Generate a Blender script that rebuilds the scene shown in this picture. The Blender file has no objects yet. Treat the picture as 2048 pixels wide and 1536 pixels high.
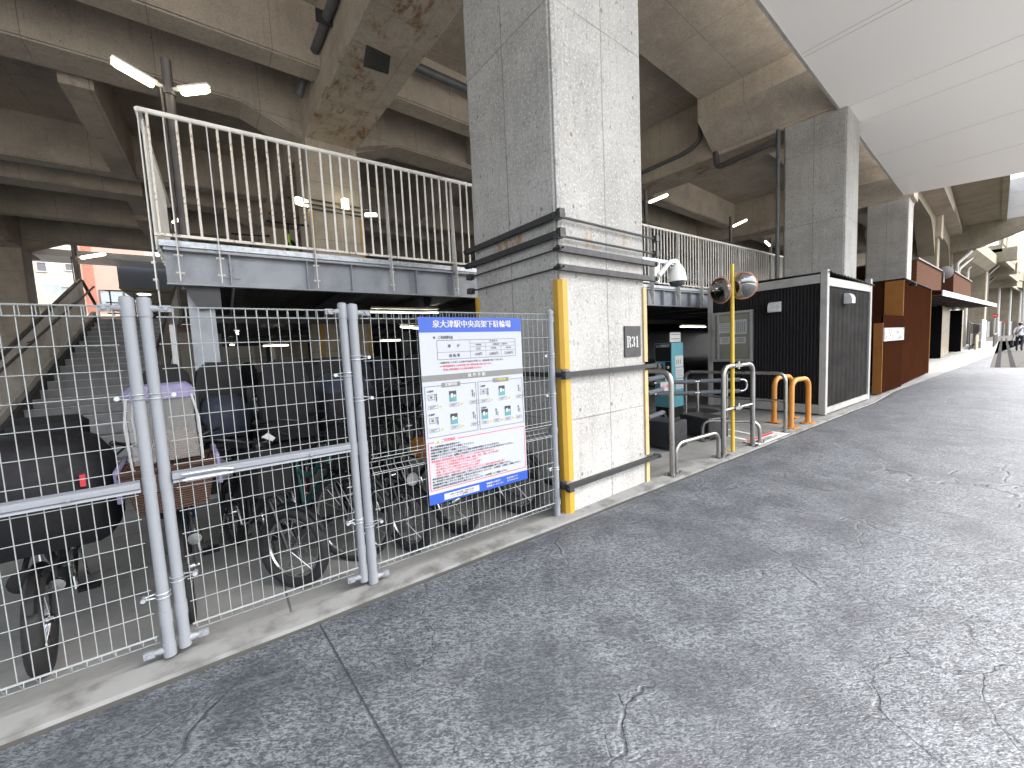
import bpy, bmesh, math, random
from mathutils import Vector, Matrix
from math import radians, sin, cos, pi, hypot, atan2

random.seed(7)
S = bpy.context.scene
C = S.collection

# ------------------------------------------------------------------ camera
cam_d = bpy.data.cameras.new('camera')
cam_d.sensor_width = 36.0
cam_d.lens = 800.0 / 2048.0 * 36.0
cam_d.clip_start = 0.05
cam_d.clip_end = 900.0
cam = bpy.data.objects.new('camera', cam_d)
C.objects.link(cam)
Xc = Vector((1126, -120, 800)).normalized()
Dc = Vector((449, 9550, 800))
Dc = (Dc - Xc * Dc.dot(Xc)).normalized()
Zc = -Dc
Yc = Zc.cross(Xc)
def c2w(v):
    v = Vector(v)
    return Vector((Xc.dot(v), Yc.dot(v), Zc.dot(v)))
r_, u_, b_ = c2w((1, 0, 0)), c2w((0, -1, 0)), c2w((0, 0, -1))
cam.matrix_world = Matrix(((r_.x, u_.x, b_.x, 0), (r_.y, u_.y, b_.y, 0), (r_.z, u_.z, b_.z, 1.5), (0, 0, 0, 1)))
S.camera = cam

# ------------------------------------------------------------------ light
SUN_EL, SUN_AZ = radians(56), radians(-40)          # azimuth measured from +X towards +Y
W = bpy.data.worlds.new('World'); S.world = W; W.use_nodes = True
wn = W.node_tree
sky = wn.nodes.new('ShaderNodeTexSky'); sky.sky_type = 'NISHITA'; sky.sun_disc = False
sky.sun_elevation = SUN_EL; sky.sun_rotation = pi / 2 - SUN_AZ
sky.air_density = 1.0; sky.dust_density = 6.0; sky.ozone_density = 1.0
hs = wn.nodes.new('ShaderNodeHueSaturation'); hs.inputs['Saturation'].default_value = 0.42
wn.links.new(sky.outputs[0], hs.inputs['Color'])
bg = wn.nodes['Background']; bg.inputs['Strength'].default_value = 0.15
wn.links.new(hs.outputs[0], bg.inputs['Color'])
sd = bpy.data.lights.new('sun', 'SUN'); sd.energy = 0.7; sd.angle = radians(35); sd.color = (1, 0.97, 0.93)
so = bpy.data.objects.new('sun', sd); C.objects.link(so)
sv = Vector((cos(SUN_EL) * cos(SUN_AZ), cos(SUN_EL) * sin(SUN_AZ), sin(SUN_EL)))
so.rotation_euler = sv.to_track_quat('Z', 'Y').to_euler()
S.view_settings.view_transform = 'Standard'
S.view_settings.look = 'None'
S.view_settings.exposure = 2.65
S.view_settings.gamma = 1.0
S.render.engine = 'CYCLES'
S.cycles.use_denoising = True
S.cycles.max_bounces = 10
S.cycles.diffuse_bounces = 6
S.cycles.transparent_max_bounces = 12

# ------------------------------------------------------------------ material helper
class MT:
    def __init__(s, name):
        s.m = bpy.data.materials.new(name); s.m.use_nodes = True
        s.t = s.m.node_tree; s.b = s.t.nodes['Principled BSDF']
        s.tc = s.t.nodes.new('ShaderNodeTexCoord')
        s.obj = s.tc.outputs['Object']
    def nd(s, ty, **kw):
        n = s.t.nodes.new(ty)
        for k, v in kw.items(): setattr(n, k, v)
        return n
    def lk(s, src, dst):
        if isinstance(src, bpy.types.NodeSocket): s.t.links.new(src, dst)
        elif isinstance(src, (tuple, list)): dst.default_value = tuple(src) if len(src) == len(dst.default_value) else tuple(src) + (1,)
        else: dst.default_value = src
    def world(s):
        g = s.nd('ShaderNodeNewGeometry'); return g.outputs['Position']
    def normal(s):
        g = s.nd('ShaderNodeNewGeometry'); return g.outputs['True Normal']
    def noise(s, sc=5, det=4, ro=.55, dist=0, v=None, scale3=None):
        n = s.nd('ShaderNodeTexNoise'); v = v or s.obj
        if scale3: v = s.vmul(v, scale3)
        s.lk(v, n.inputs['Vector']); n.inputs['Scale'].default_value = sc; n.inputs['Detail'].default_value = det
        n.inputs['Roughness'].default_value = ro; n.inputs['Distortion'].default_value = dist
        return n.outputs['Fac']
    def noisec(s, sc=5, det=2, v=None):
        n = s.nd('ShaderNodeTexNoise'); s.lk(v or s.obj, n.inputs['Vector'])
        n.inputs['Scale'].default_value = sc; n.inputs['Detail'].default_value = det
        return n.outputs['Color']
    def vor(s, sc=5, feat='F1', v=None, rnd=1):
        n = s.nd('ShaderNodeTexVoronoi', feature=feat); s.lk(v or s.obj, n.inputs['Vector'])
        n.inputs['Scale'].default_value = sc; n.inputs['Randomness'].default_value = rnd
        return n.outputs['Distance']
    def vmul(s, v, k):
        n = s.nd('ShaderNodeVectorMath', operation='MULTIPLY'); s.lk(v, n.inputs[0]); n.inputs[1].default_value = k
        return n.outputs[0]
    def vadd(s, v, w):
        n = s.nd('ShaderNodeVectorMath', operation='ADD'); s.lk(v, n.inputs[0]); s.lk(w, n.inputs[1])
        return n.outputs[0]
    def vscale(s, v, k):
        n = s.nd('ShaderNodeVectorMath', operation='SCALE'); s.lk(v, n.inputs[0]); n.inputs['Scale'].default_value = k
        return n.outputs[0]
    def sep(s, v=None):
        n = s.nd('ShaderNodeSeparateXYZ'); s.lk(v or s.obj, n.inputs[0]); return n.outputs
    def ma(s, op, a, b=0.0, c=None):
        n = s.nd('ShaderNodeMath', operation=op); s.lk(a, n.inputs[0]); s.lk(b, n.inputs[1])
        if c is not None: s.lk(c, n.inputs[2])
        return n.outputs[0]
    def mr(s, v, a, b, c=0, d=1, smooth=True):
        n = s.nd('ShaderNodeMapRange'); n.interpolation_type = 'SMOOTHSTEP' if smooth else 'LINEAR'
        s.lk(v, n.inputs[0])
        for i, q in enumerate((a, b, c, d)): n.inputs[i + 1].default_value = q
        return n.outputs[0]
    def mix(s, f, a, b):
        n = s.nd('ShaderNodeMix', data_type='RGBA'); s.lk(f, n.inputs[0]); s.lk(a, n.inputs[6]); s.lk(b, n.inputs[7])
        return n.outputs[2]
    def line(s, co, period, off, w):
        """1 on thin lines every period metres along coordinate co"""
        a = s.ma('DIVIDE', s.ma('SUBTRACT', co, off), period)
        f = s.ma('FRACT', s.ma('ADD', a, 0.5))
        d = s.ma('MULTIPLY', s.ma('ABSOLUTE', s.ma('SUBTRACT', f, 0.5)), period)
        return s.mr(d, w * .4, w, 1, 0)
    def bump(s, h, st=.3, dist=.02, prev=None):
        n = s.nd('ShaderNodeBump'); s.lk(h, n.inputs['Height']); n.inputs['Strength'].default_value = st
        n.inputs['Distance'].default_value = dist
        if prev: s.lk(prev, n.inputs['Normal'])
        return n.outputs[0]
    def out(s, col=None, ro=.5, me=0, nor=None, spec=None, **kw):
        if col is not None: s.lk(col, s.b.inputs['Base Color'])
        s.lk(ro, s.b.inputs['Roughness']); s.lk(me, s.b.inputs['Metallic'])
        if nor: s.lk(nor, s.b.inputs['Normal'])
        if spec is not None: s.b.inputs['Specular IOR Level'].default_value = spec
        for k, v in kw.items(): s.lk(v, s.b.inputs[k])
        return s.m

def paint(name, col, ro=.45, me=0, var=.12, sc=6, dirt=None, bump=.05, spec=.5):
    t = MT(name)
    n = t.noise(sc, 5, .6)
    c2 = tuple(c * (1 - var * 2) for c in col) if dirt is None else dirt
    c = t.mix(t.mr(n, .42, .72), col, c2)
    r = t.mr(t.noise(sc * 1.7, 3), .3, .7, max(.04, ro - .06), min(1, ro + .08))
    return t.out(c, r, me, t.bump(t.noise(min(sc * 3, 40), 3), bump, .003) if bump > .09 else None, spec)

def emit(name, col, st):
    t = MT(name); return t.out((.8, .8, .8), .5, 0, None, None, **{'Emission Color': col, 'Emission Strength': st})

def concrete(name, base, dark, seam_z=1.8, off_z=0.85, seam_h=.62, hole=True, rust=0.0, spots=.5, off_h=0.0, seamstr=.55, stain=False):
    t = MT(name)
    o = t.sep(t.obj)
    big = t.noise(.9, 5, .6)
    mid = t.noise(4.5, 6, .62)
    fine = t.noise(30, 4, .7, 0, None, (1, 1, .55))
    streak = t.noise(2.2, 5, .6, 0, None, (4.0, 4.0, .35))
    c = t.mix(t.mr(big, .35, .7), base, tuple(b * .74 for b in base))
    c = t.mix(t.ma('MULTIPLY', t.mr(streak, .5, .78), .42), c, dark)
    c = t.mix(t.ma('MULTIPLY', t.mr(mid, .5, .75), .38), c, tuple(min(1, b * 1.3) for b in base))
    sp = t.mr(fine, .55, .66)
    c = t.mix(t.ma('MULTIPLY', sp, spots), c, tuple(b * .45 for b in base))
    sp2 = t.mr(t.noise(44, 3), .53, .64)
    c = t.mix(t.ma('MULTIPLY', sp2, spots * .7), c, tuple(min(1, b * 1.45) for b in base))
    h = t.ma('ADD', t.ma('MULTIPLY', mid, .6), t.ma('MULTIPLY', fine, .35))
    # board seams
    nn = t.sep(t.normal())
    vertical = t.mr(t.ma('ABSOLUTE', nn[2]), .5, .6, 1, 0)
    wob = t.ma('MULTIPLY', t.ma('SUBTRACT', t.noise(3, 2), .5), .012)
    lz = t.ma('MULTIPLY', t.line(t.ma('ADD', o[2], wob), seam_z, off_z, .009), vertical)
    lx = t.line(t.ma('ADD', o[0], wob), seam_h, off_h, .009)
    ly = t.line(t.ma('ADD', o[1], wob), seam_h, off_h + .03, .009)
    lx = t.ma('MULTIPLY', lx, t.mr(t.ma('ABSOLUTE', nn[0]), .6, .7, 1, 0))
    ly = t.ma('MULTIPLY', ly, t.mr(t.ma('ABSOLUTE', nn[1]), .6, .7, 1, 0))
    ln = t.ma('MAXIMUM', lz, t.ma('MAXIMUM', lx, ly))
    ln = t.ma('MULTIPLY', ln, t.mr(t.noise(1.7, 3), .25, .55, .3, 1))
    c = t.mix(t.ma('MULTIPLY', ln, seamstr), c, tuple(b * .38 for b in base))
    h = t.ma('SUBTRACT', h, t.ma('MULTIPLY', ln, .8))
    if hole:
        # tie holes on a grid
        ph, pv = seam_h * .72, .6
        def cell(co, p, of):
            f = t.ma('FRACT', t.ma('ADD', t.ma('DIVIDE', t.ma('SUBTRACT', co, of), p), 0.5))
            return t.ma('MULTIPLY', t.ma('SUBTRACT', f, .5), p)
        hz = cell(o[2], pv, .33)
        def holes(co):
            hx = cell(co, ph, .2)
            d = t.ma('SQRT', t.ma('ADD', t.ma('MULTIPLY', hx, hx), t.ma('MULTIPLY', t.ma('MULTIPLY', hz, hz), .55)))
            return t.mr(d, .009, .017, 1, 0)
        ax = t.ma('MULTIPLY', holes(o[0]), t.mr(t.ma('ABSOLUTE', nn[1]), .6, .7))
        ay = t.ma('MULTIPLY', holes(o[1]), t.mr(t.ma('ABSOLUTE', nn[0]), .6, .7))
        hh = t.ma('MULTIPLY', t.ma('MAXIMUM', ax, ay), t.mr(t.noise(1.3, 1), .4, .55))
        c = t.mix(t.ma('MULTIPLY', hh, .75), c, tuple(b * .32 for b in base))
        h = t.ma('SUBTRACT', h, hh)
    if rust > 0:
        rn = t.noise(1.1, 6, .7, .6)
        rf = t.noise(7, 5, .7, .4, None, (1, .35, 1))
        m = t.ma('MULTIPLY', t.mr(rn, .46, .62), t.mr(rf, .42, .62))
        m = t.ma('MULTIPLY', m, t.mr(nn[2], -.5, -.6, 0, 1))
        c = t.mix(t.ma('MULTIPLY', m, rust), c, (.17, .085, .035))
    if stain:
        def blob(a, a0, a1, b0, b1):
            return t.ma('MULTIPLY', t.ma('MULTIPLY', t.mr(a, a0, a0 + .06), t.mr(a, a1 - .06, a1, 1, 0)), t.ma('MULTIPLY', t.mr(o[2], b0, b0 + .05), t.mr(o[2], b1 - .03, b1, 1, 0)))
        m1 = t.ma('MULTIPLY', blob(o[1], .45, .95, 2.47, 2.60), t.mr(t.ma('ABSOLUTE', nn[0]), .6, .7))
        m2 = t.ma('MULTIPLY', t.ma('MAXIMUM', blob(o[0], .30, .52, 2.36, 2.61), blob(o[0], .85, .98, 2.42, 2.6)), t.mr(t.ma('ABSOLUTE', nn[1]), .6, .7))
        mm = t.ma('MULTIPLY', t.ma('MAXIMUM', m1, t.ma('MULTIPLY', m2, .6)), t.mr(t.noise(16, 4, .7, 0, None, (1, 1, .4)), .42, .6))
        c = t.mix(t.ma('MULTIPLY', mm, .8), c, (.30, .16, .05))
    ro = t.mr(mid, .3, .7, .78, .95)
    return t.out(c, ro, 0, t.bump(h, .5, .012), .3)

M = {}
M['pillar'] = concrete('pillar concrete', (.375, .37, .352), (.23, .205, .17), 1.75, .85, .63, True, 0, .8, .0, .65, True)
M['viaduct'] = concrete('viaduct concrete', (.43, .375, .305), (.19, .155, .115), 1.4, .3, 1.8, True, 0, .55, 0, .75)
M['girder'] = concrete('stained girder concrete', (.43, .37, .295), (.21, .165, .12), 1.4, .3, .95, False, .95, .4)
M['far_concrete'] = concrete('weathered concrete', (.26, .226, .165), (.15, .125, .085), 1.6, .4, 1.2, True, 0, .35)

def pavement_mat():
    t = MT('stamped concrete')
    o = t.obj
    rot = t.nd('ShaderNodeMapping'); rot.inputs['Rotation'].default_value = (0, 0, radians(35)); t.lk(o, rot.inputs[0])
    st = t.vmul(rot.outputs[0], (1, 1.9, 1))
    big = t.noise(.5, 4, .6)
    mid = t.noise(2.6, 5, .65, .3)
    blot = t.noise(34, 3, .6, .5, st); patch = t.noise(12, 4, .7, .5, st)
    fine = t.noise(75, 2, .55, .3, st)
    region = t.mr(t.ma('ADD', t.ma('MULTIPLY', big, .55), t.ma('MULTIPLY', mid, .45)), .38, .60)
    dk, md, lt = (.033, .037, .045), (.056, .062, .072), (.142, .158, .174)
    c = t.mix(t.mr(mid, .34, .66), dk, md)
    sp = t.ma('ADD', t.ma('MULTIPLY', patch, .20), t.ma('ADD', t.ma('MULTIPLY', blot, .42), t.ma('MULTIPLY', fine, .38)))
    speck = t.ma('MULTIPLY', t.mr(sp, .46, .58), t.mr(region, 0, 1, .30, .92))
    c = t.mix(speck, c, lt)
    pits = t.ma('MULTIPLY', t.mr(sp, .475, .41), t.mr(region, 0, 1, .5, .9))
    c = t.mix(t.ma('MULTIPLY', pits, .85), c, (.018, .020, .026))
    c = t.mix(t.ma('MULTIPLY', t.mr(t.noise(1.9, 4, .6), .56, .70), .30), c, (.062, .056, .066))
    # long slate ridges
    wr2 = t.vscale(t.vadd(t.noisec(1.7, 4), (-.5, -.5, -.5)), .55)
    vv = t.vadd(o, wr2)
    e = t.vor(.8, 'DISTANCE_TO_EDGE', vv)
    gate = t.ma('MULTIPLY', t.mr(t.noise(.9, 2), .44, .55), t.mr(t.noise(5, 2), .35, .55, .15, 1))
    ridge = t.ma('MULTIPLY', t.mr(e, .002, .008, 1, 0), gate)
    e2 = t.vor(2.1, 'DISTANCE_TO_EDGE', t.vadd(vv, (3.1, 7.7, 0)))
    ridge2 = t.ma('MULTIPLY', t.mr(e2, .004, .014, 1, 0), t.mr(t.noise(1.5, 2, .5, 0, t.vadd(o, (9, 4, 0))), .54, .64))
    rr = t.ma('MAXIMUM', ridge, t.ma('MULTIPLY', ridge2, .7))
    c = t.mix(t.ma('MULTIPLY', rr, .6), c, (.022, .023, .03))
    lip = t.ma('MULTIPLY', t.ma('MULTIPLY', t.mr(e, .010, .016), t.mr(e, .018, .030, 1, 0)), gate)
    c = t.mix(t.ma('MULTIPLY', lip, .30), c, (.13, .145, .16))
    # control joints
    p = t.sep(o)
    jx = t.line(t.ma('ADD', p[0], t.ma('MULTIPLY', p[1], .08)), 4.25, .50, .0065)
    c = t.mix(t.ma('MULTIPLY', jx, .9), c, (.03, .03, .035))
    sc = t.ma('MULTIPLY', t.mr(t.noise(9, 2, .5, 0, t.vadd(o, (2, 5, 0))), .74, .78), .6)
    c = t.mix(sc, c, (.2, .21, .22))
    h = t.ma('ADD', t.ma('MULTIPLY', sp, .75), t.ma('MULTIPLY', mid, .9))
    h = t.ma('SUBTRACT', h, t.ma('MULTIPLY', rr, .4))
    h = t.ma('ADD', h, t.ma('MULTIPLY', lip, .12))
    h = t.ma('SUBTRACT', h, t.ma('MULTIPLY', jx, 1.0))
    ro = t.mr(sp, .38, .62, .62, .42)
    return t.out(c, ro, 0, t.bump(h, .7, .018), .45)
M['pavement'] = pavement_mat()

def apron_mat():
    t = MT('apron concrete')
    p = t.sep(t.obj)
    n1, n2, n3 = t.noise(.8, 5, .6), t.noise(5, 6, .65), t.noise(50, 3)
    c = t.mix(t.mr(n1, .35, .7), (.19, .193, .187), (.13, .131, .125))
    c = t.mix(t.ma('MULTIPLY', t.mr(n2, .5, .75), .5), c, (.10, .098, .092))
    c = t.mix(t.ma('MULTIPLY', t.mr(n3, .62, .7), .4), c, (.16, .155, .145))
    j = t.ma('MAXIMUM', t.line(p[0], 2.2, .19, .009), t.line(p[1], 3.6, 4.9, .008))
    c = t.mix(t.ma('MULTIPLY', j, .8), c, (.05, .05, .05))
    # tyre scuffs
    sc = t.mr(t.noise(3, 4, .6, 1.5, None, (1.2, .25, 1)), .60, .72)
    c = t.mix(t.ma('MULTIPLY', sc, .4), c, (.15, .145, .135))
    h = t.ma('SUBTRACT', t.ma('ADD', t.ma('MULTIPLY', n2, .6), t.ma('MULTIPLY', n3, .2)), j)
    return t.out(c, t.mr(n2, .3, .7, .62, .85), 0, t.bump(h, .3, .008), .35)
M['apron'] = apron_mat()
M['kerb'] = paint('kerb concrete', (.20, .203, .20), .9, 0, .25, 5, (.10, .10, .094), .6, .2)
M['dark_soil'] = paint('joint filler', (.06, .058, .055), .9)

M['fence_grey'] = paint('grey fence coating', (.19, .203, .222), .55, 0, .02, 6)
M['wire'] = paint('galvanised wire coating', (.24, .258, .258), .5, 0, .05, 8)
M['steel'] = paint('blue grey structural steel', (.28, .295, .32), .5, .0, .1, 3, (.21, .22, .24), .06)
M['steel_dark'] = paint('shaded structural steel', (.055, .055, .058), .6, 0, .1, 3)  # darker copy of the steel, under-deck shade put into its colour
M['galv'] = paint('galvanised sheet', (.42, .44, .46), .42, .55, .16, 22, (.28, .30, .32))
def rusty(name, col, amt=.5, thr=.58):
    t = MT(name)
    n = t.noise(9, 6, .7); n2 = t.noise(42, 4, .7)
    m = t.ma('MULTIPLY', t.mr(n, thr, thr + .1), t.mr(n2, .45, .6))
    c = t.mix(t.mr(t.noise(3, 4), .4, .7), col, tuple(x * .82 for x in col))
    c = t.mix(t.ma('MULTIPLY', m, amt), c, (.23, .11, .04))
    return t.out(c, .5, 0, t.bump(n2, .1, .004), .4)
M['rail_white'] = rusty('chipped white rail paint', (.80, .78, .72), .9, .63)
M['rail_rust'] = rusty('rusted white rail paint', (.74, .70, .62), 1.0, .49)
M['plate_white'] = rusty('white bracket paint', (.62, .61, .58), .7, .64)
M['yellow'] = paint('yellow guard', (.42, .245, .022), .55, 0, .14, 5, (.45, .27, .03))
M['tan_guard'] = paint('sun bleached guard', (.48, .34, .17), .6, 0, .06, 4, (.40, .27, .11))
M['yellow_pole'] = paint('yellow pole paint', (.52, .36, .025), .4, 0, .06, 8)
M['orange'] = paint('orange bollard paint', (.47, .19, .022), .45, 0, .1, 9, (.46, .19, .03))
M['orange_rim'] = paint('orange mirror rim', (.55, .22, .12), .5)
M['stainless'] = paint('stainless tube', (.34, .335, .32), .3, .95, .05, 2)
M['channel'] = paint('dark band steel', (.028, .029, .031), .5, .2, .1, 12)
M['rod'] = paint('band rod', (.05, .052, .055), .45, .3)
M['black'] = paint('black plastic', (.006, .006, .0065), .55, 0, .1, 10, None, .02, .25)
M['black_fabric'] = paint('black rain cover', (.007, .007, .009), .65, 0, .2, 14, None, .4, .25)
M['rubber'] = paint('tyre rubber', (.010, .010, .0105), .8, 0, .1, 20)
M['chrome'] = paint('chrome', (.42, .42, .42), .25, 1, .05, 10)
M['dark_frame'] = paint('dark frame paint', (.008, .0085, .010), .4, 0, .1, 6, None, .02, .3)
M['blue_frame'] = paint('blue frame paint', (.01, .04, .10), .35)
M['teal_frame'] = paint('teal frame paint', (.008, .09, .09), .35)
M['lime_frame'] = paint('lime frame paint', (.22, .40, .03), .4)
M['red_frame'] = paint('dark red frame paint', (.17, .02, .03), .35)
M['white_frame'] = paint('pale frame paint', (.2, .2, .205), .4)
M['wicker'] = None
def wicker():
    t = MT('brown wicker'); o = t.sep(t.obj)
    w = t.nd('ShaderNodeTexWave', wave_type='BANDS', bands_direction='Z'); t.lk(t.obj, w.inputs[0]); w.inputs['Scale'].default_value = 24; w.inputs['Distortion'].default_value = 3
    c = t.mix(w.outputs['Fac'], (.022, .009, .005), (.085, .038, .02))
    return t.out(c, .7, 0, t.bump(w.outputs['Fac'], .6, .008))
M['wicker'] = wicker()
M['lavender'] = paint('lavender fabric', (.19, .175, .29), .8, 0, .12, 12, None, .3)
M['navy'] = paint('navy fabric', (.010, .013, .028), .8, 0, .15, 12, None, .3)
M['padding'] = paint('grey foam padding', (.085, .095, .11), .85, 0, .1, 20)
M['box_black'] = paint('black device box', (.012, .013, .017), .4, 0, .15, 6)
M['teal'] = paint('teal machine panel', (.075, .235, .28), .45, 0, .06, 5)
M['white'] = paint('white sheet', (.40, .40, .395), .6, 0, .03, 5)
M['frame_white'] = paint('white shed frame', (.33, .325, .31), .5, 0, .08, 4, (.26, .255, .245))
M['shed_dark'] = paint('dark corrugated cladding', (.012, .0105, .0115), .55, 0, .08, 2, None, .02, .2)
M['shed_side'] = paint('dark smooth cladding', (.009, .0085, .008), .75, 0, .08, 1.5, None, .02, .08)
M['vent'] = paint('vent hood', (.60, .61, .61), .4, .2)
M['alu'] = paint('aluminium frame', (.45, .44, .42), .4, .6)
M['glass_olive'] = paint('notice board glass', (.20, .195, .16), .15, 0, .1, 2)
M['glass'] = paint('dark glass', (.04, .05, .06), .06, 0, .05, 2)
M['mirror'] = MT('convex mirror').out((.34, .34, .33), .06, 1)
M['brown'] = paint('brown corrugated cladding', (.040, .0145, .007), .9, 0, .08, 2, None, .02, .0)
M['tan'] = paint('tan panel', (.25, .105, .03), .7, 0, .06, 3, None, .02, .1)
M['alu_plate'] = paint('brushed stainless cladding', (.34, .29, .22), .35, .7, .12, 2)
M['canopy'] = MT('canopy soffit panel').out((.88, .862, .83), .42, 0, None, .5)
M['groove'] = paint('panel groove', (.50, .49, .47), .7)
M['stair_steel'] = paint('stair tread steel', (.21, .21, .215), .7, 0, .12, 6)
M['stair_edge'] = paint('stair nosing', (.46, .455, .44), .5, 0)
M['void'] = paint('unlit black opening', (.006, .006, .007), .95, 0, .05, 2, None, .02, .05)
M['stair_panel'] = paint('stair cladding', (.58, .55, .50), .6, 0, .12, 3, (.42, .39, .34))
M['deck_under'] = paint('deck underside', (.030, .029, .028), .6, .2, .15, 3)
M['cream'] = paint('cream wall', (.36, .34, .28), .85, 0, .06, 1)
M['cream2'] = paint('pale yellow wall', (.40, .37, .25), .85, 0, .05, 1)
M['pink'] = paint('pink wall', (.30, .185, .15), .85, 0, .05, 1)
M['brick_red'] = paint('brick red panel', (.25, .10, .07), .85)
M['station_grey'] = paint('blue grey fascia', (.22, .24, .285), .7, 0, .04, 1)
M['olive'] = paint('olive soffit', (.25, .235, .17), .7, 0, .05, 1)
M['window'] = paint('pale window', (.24, .27, .28), .12, 0, .1, 2)
M['dark_window'] = paint('dark window', (.09, .09, .095), .15)
M['roof'] = paint('grey roof tile', (.22, .19, .18), .8, 0, .15, 4)
M['lamp'] = emit('lamp diffuser', (1.0, .92, .62), 2.0)
M['lamp_cool'] = emit('tube lamp', (1.0, .96, .80), 1.8)
M['lamp_body'] = paint('lamp housing', (.60, .58, .53), .45)
M['pole_dark'] = paint('dark pole', (.085, .075, .07), .5, .2)
M['pipe'] = paint('grey drain pipe', (.11, .115, .12), .45, .1)
M['pipe_light'] = paint('pale drain pipe', (.55, .53, .48), .5)
M['cctv'] = paint('camera housing', (.66, .66, .62), .4, 0, .04, 3)
M['bracket_blue'] = paint('pale blue bracket', (.47, .53, .60), .4, .3)
M['plate_dark'] = paint('dark number plate', (.035, .035, .035), .6)
M['sign_white'] = paint('sign face', (.34, .36, .39), .5, 0, .015, 2, None, .02, .2)
M['sign_blue'] = paint('sign blue', (.012, .06, .33), .5, 0, .04, 2)
M['sign_grey'] = paint('sign grey', (.13, .135, .13), .45, 0, .03, 2)
M['ink'] = paint('black ink', (.025, .025, .03), .5)
M['ink_red'] = paint('red ink', (.55, .03, .05), .5)
M['ink_yellow'] = paint('yellow ink', (.40, .36, .03), .5)
M['ink_teal'] = paint('teal ink', (.07, .22, .22), .5)
M['ink_grey'] = paint('grey ink', (.12, .125, .125), .5)
M['red'] = paint('traffic red', (.50, .03, .04), .45)
M['line_white'] = paint('worn white line', (.62, .61, .58), .7, 0, .15, 25, (.42, .41, .39))
M['iron'] = paint('cast iron cover', (.05, .048, .045), .6, .5)
M['skin'] = paint('skin', (.50, .33, .25), .55)
M['hair'] = paint('black hair', (.012, .011, .011), .5)
M['shirt'] = paint('white shirt', (.76, .75, .78), .8, 0, .06, 20)
M['trousers'] = paint('dark trousers', (.02, .022, .03), .8)
M['bag'] = paint('black bag', (.015, .015, .016), .5)
M['stake'] = paint('wooden stake', (.40, .32, .22), .8)
M['panel_fence'] = paint('grey translucent fence', (.30, .31, .33), .5)
M['leaf'] = paint('planter soil', (.08, .07, .05), .9)
def wood():
    t = MT('wood plank cladding'); o = t.sep(t.obj)
    n = t.noise(3, 6, .65, .8, None, (.8, .8, 9))
    c = t.mix(n, (.048, .021, .011), (.11, .052, .029))
    l = t.line(o[2], .14, 0, .012)
    c = t.mix(t.ma('MULTIPLY', l, .7), c, (.03, .015, .01))
    return t.out(c, .9, 0, t.bump(t.ma('SUBTRACT', n, l), .3, .01), .06)
M['wood'] = wood()
M['far_paving'] = paint('pale paving slab', (.07, .069, .066), .9, 0, .1, 2, None, .02, .08)
M['bounce_ground'] = paint('pale plaza paving', (.34, .33, .31), .9, 0, .1, 1, None, .02, .1)  # kept light so the unseen ground throws light upward
M['drain'] = paint('drain channel', (.018, .018, .02), .9, 0, .1, 4, None, .02, .05)

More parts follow.
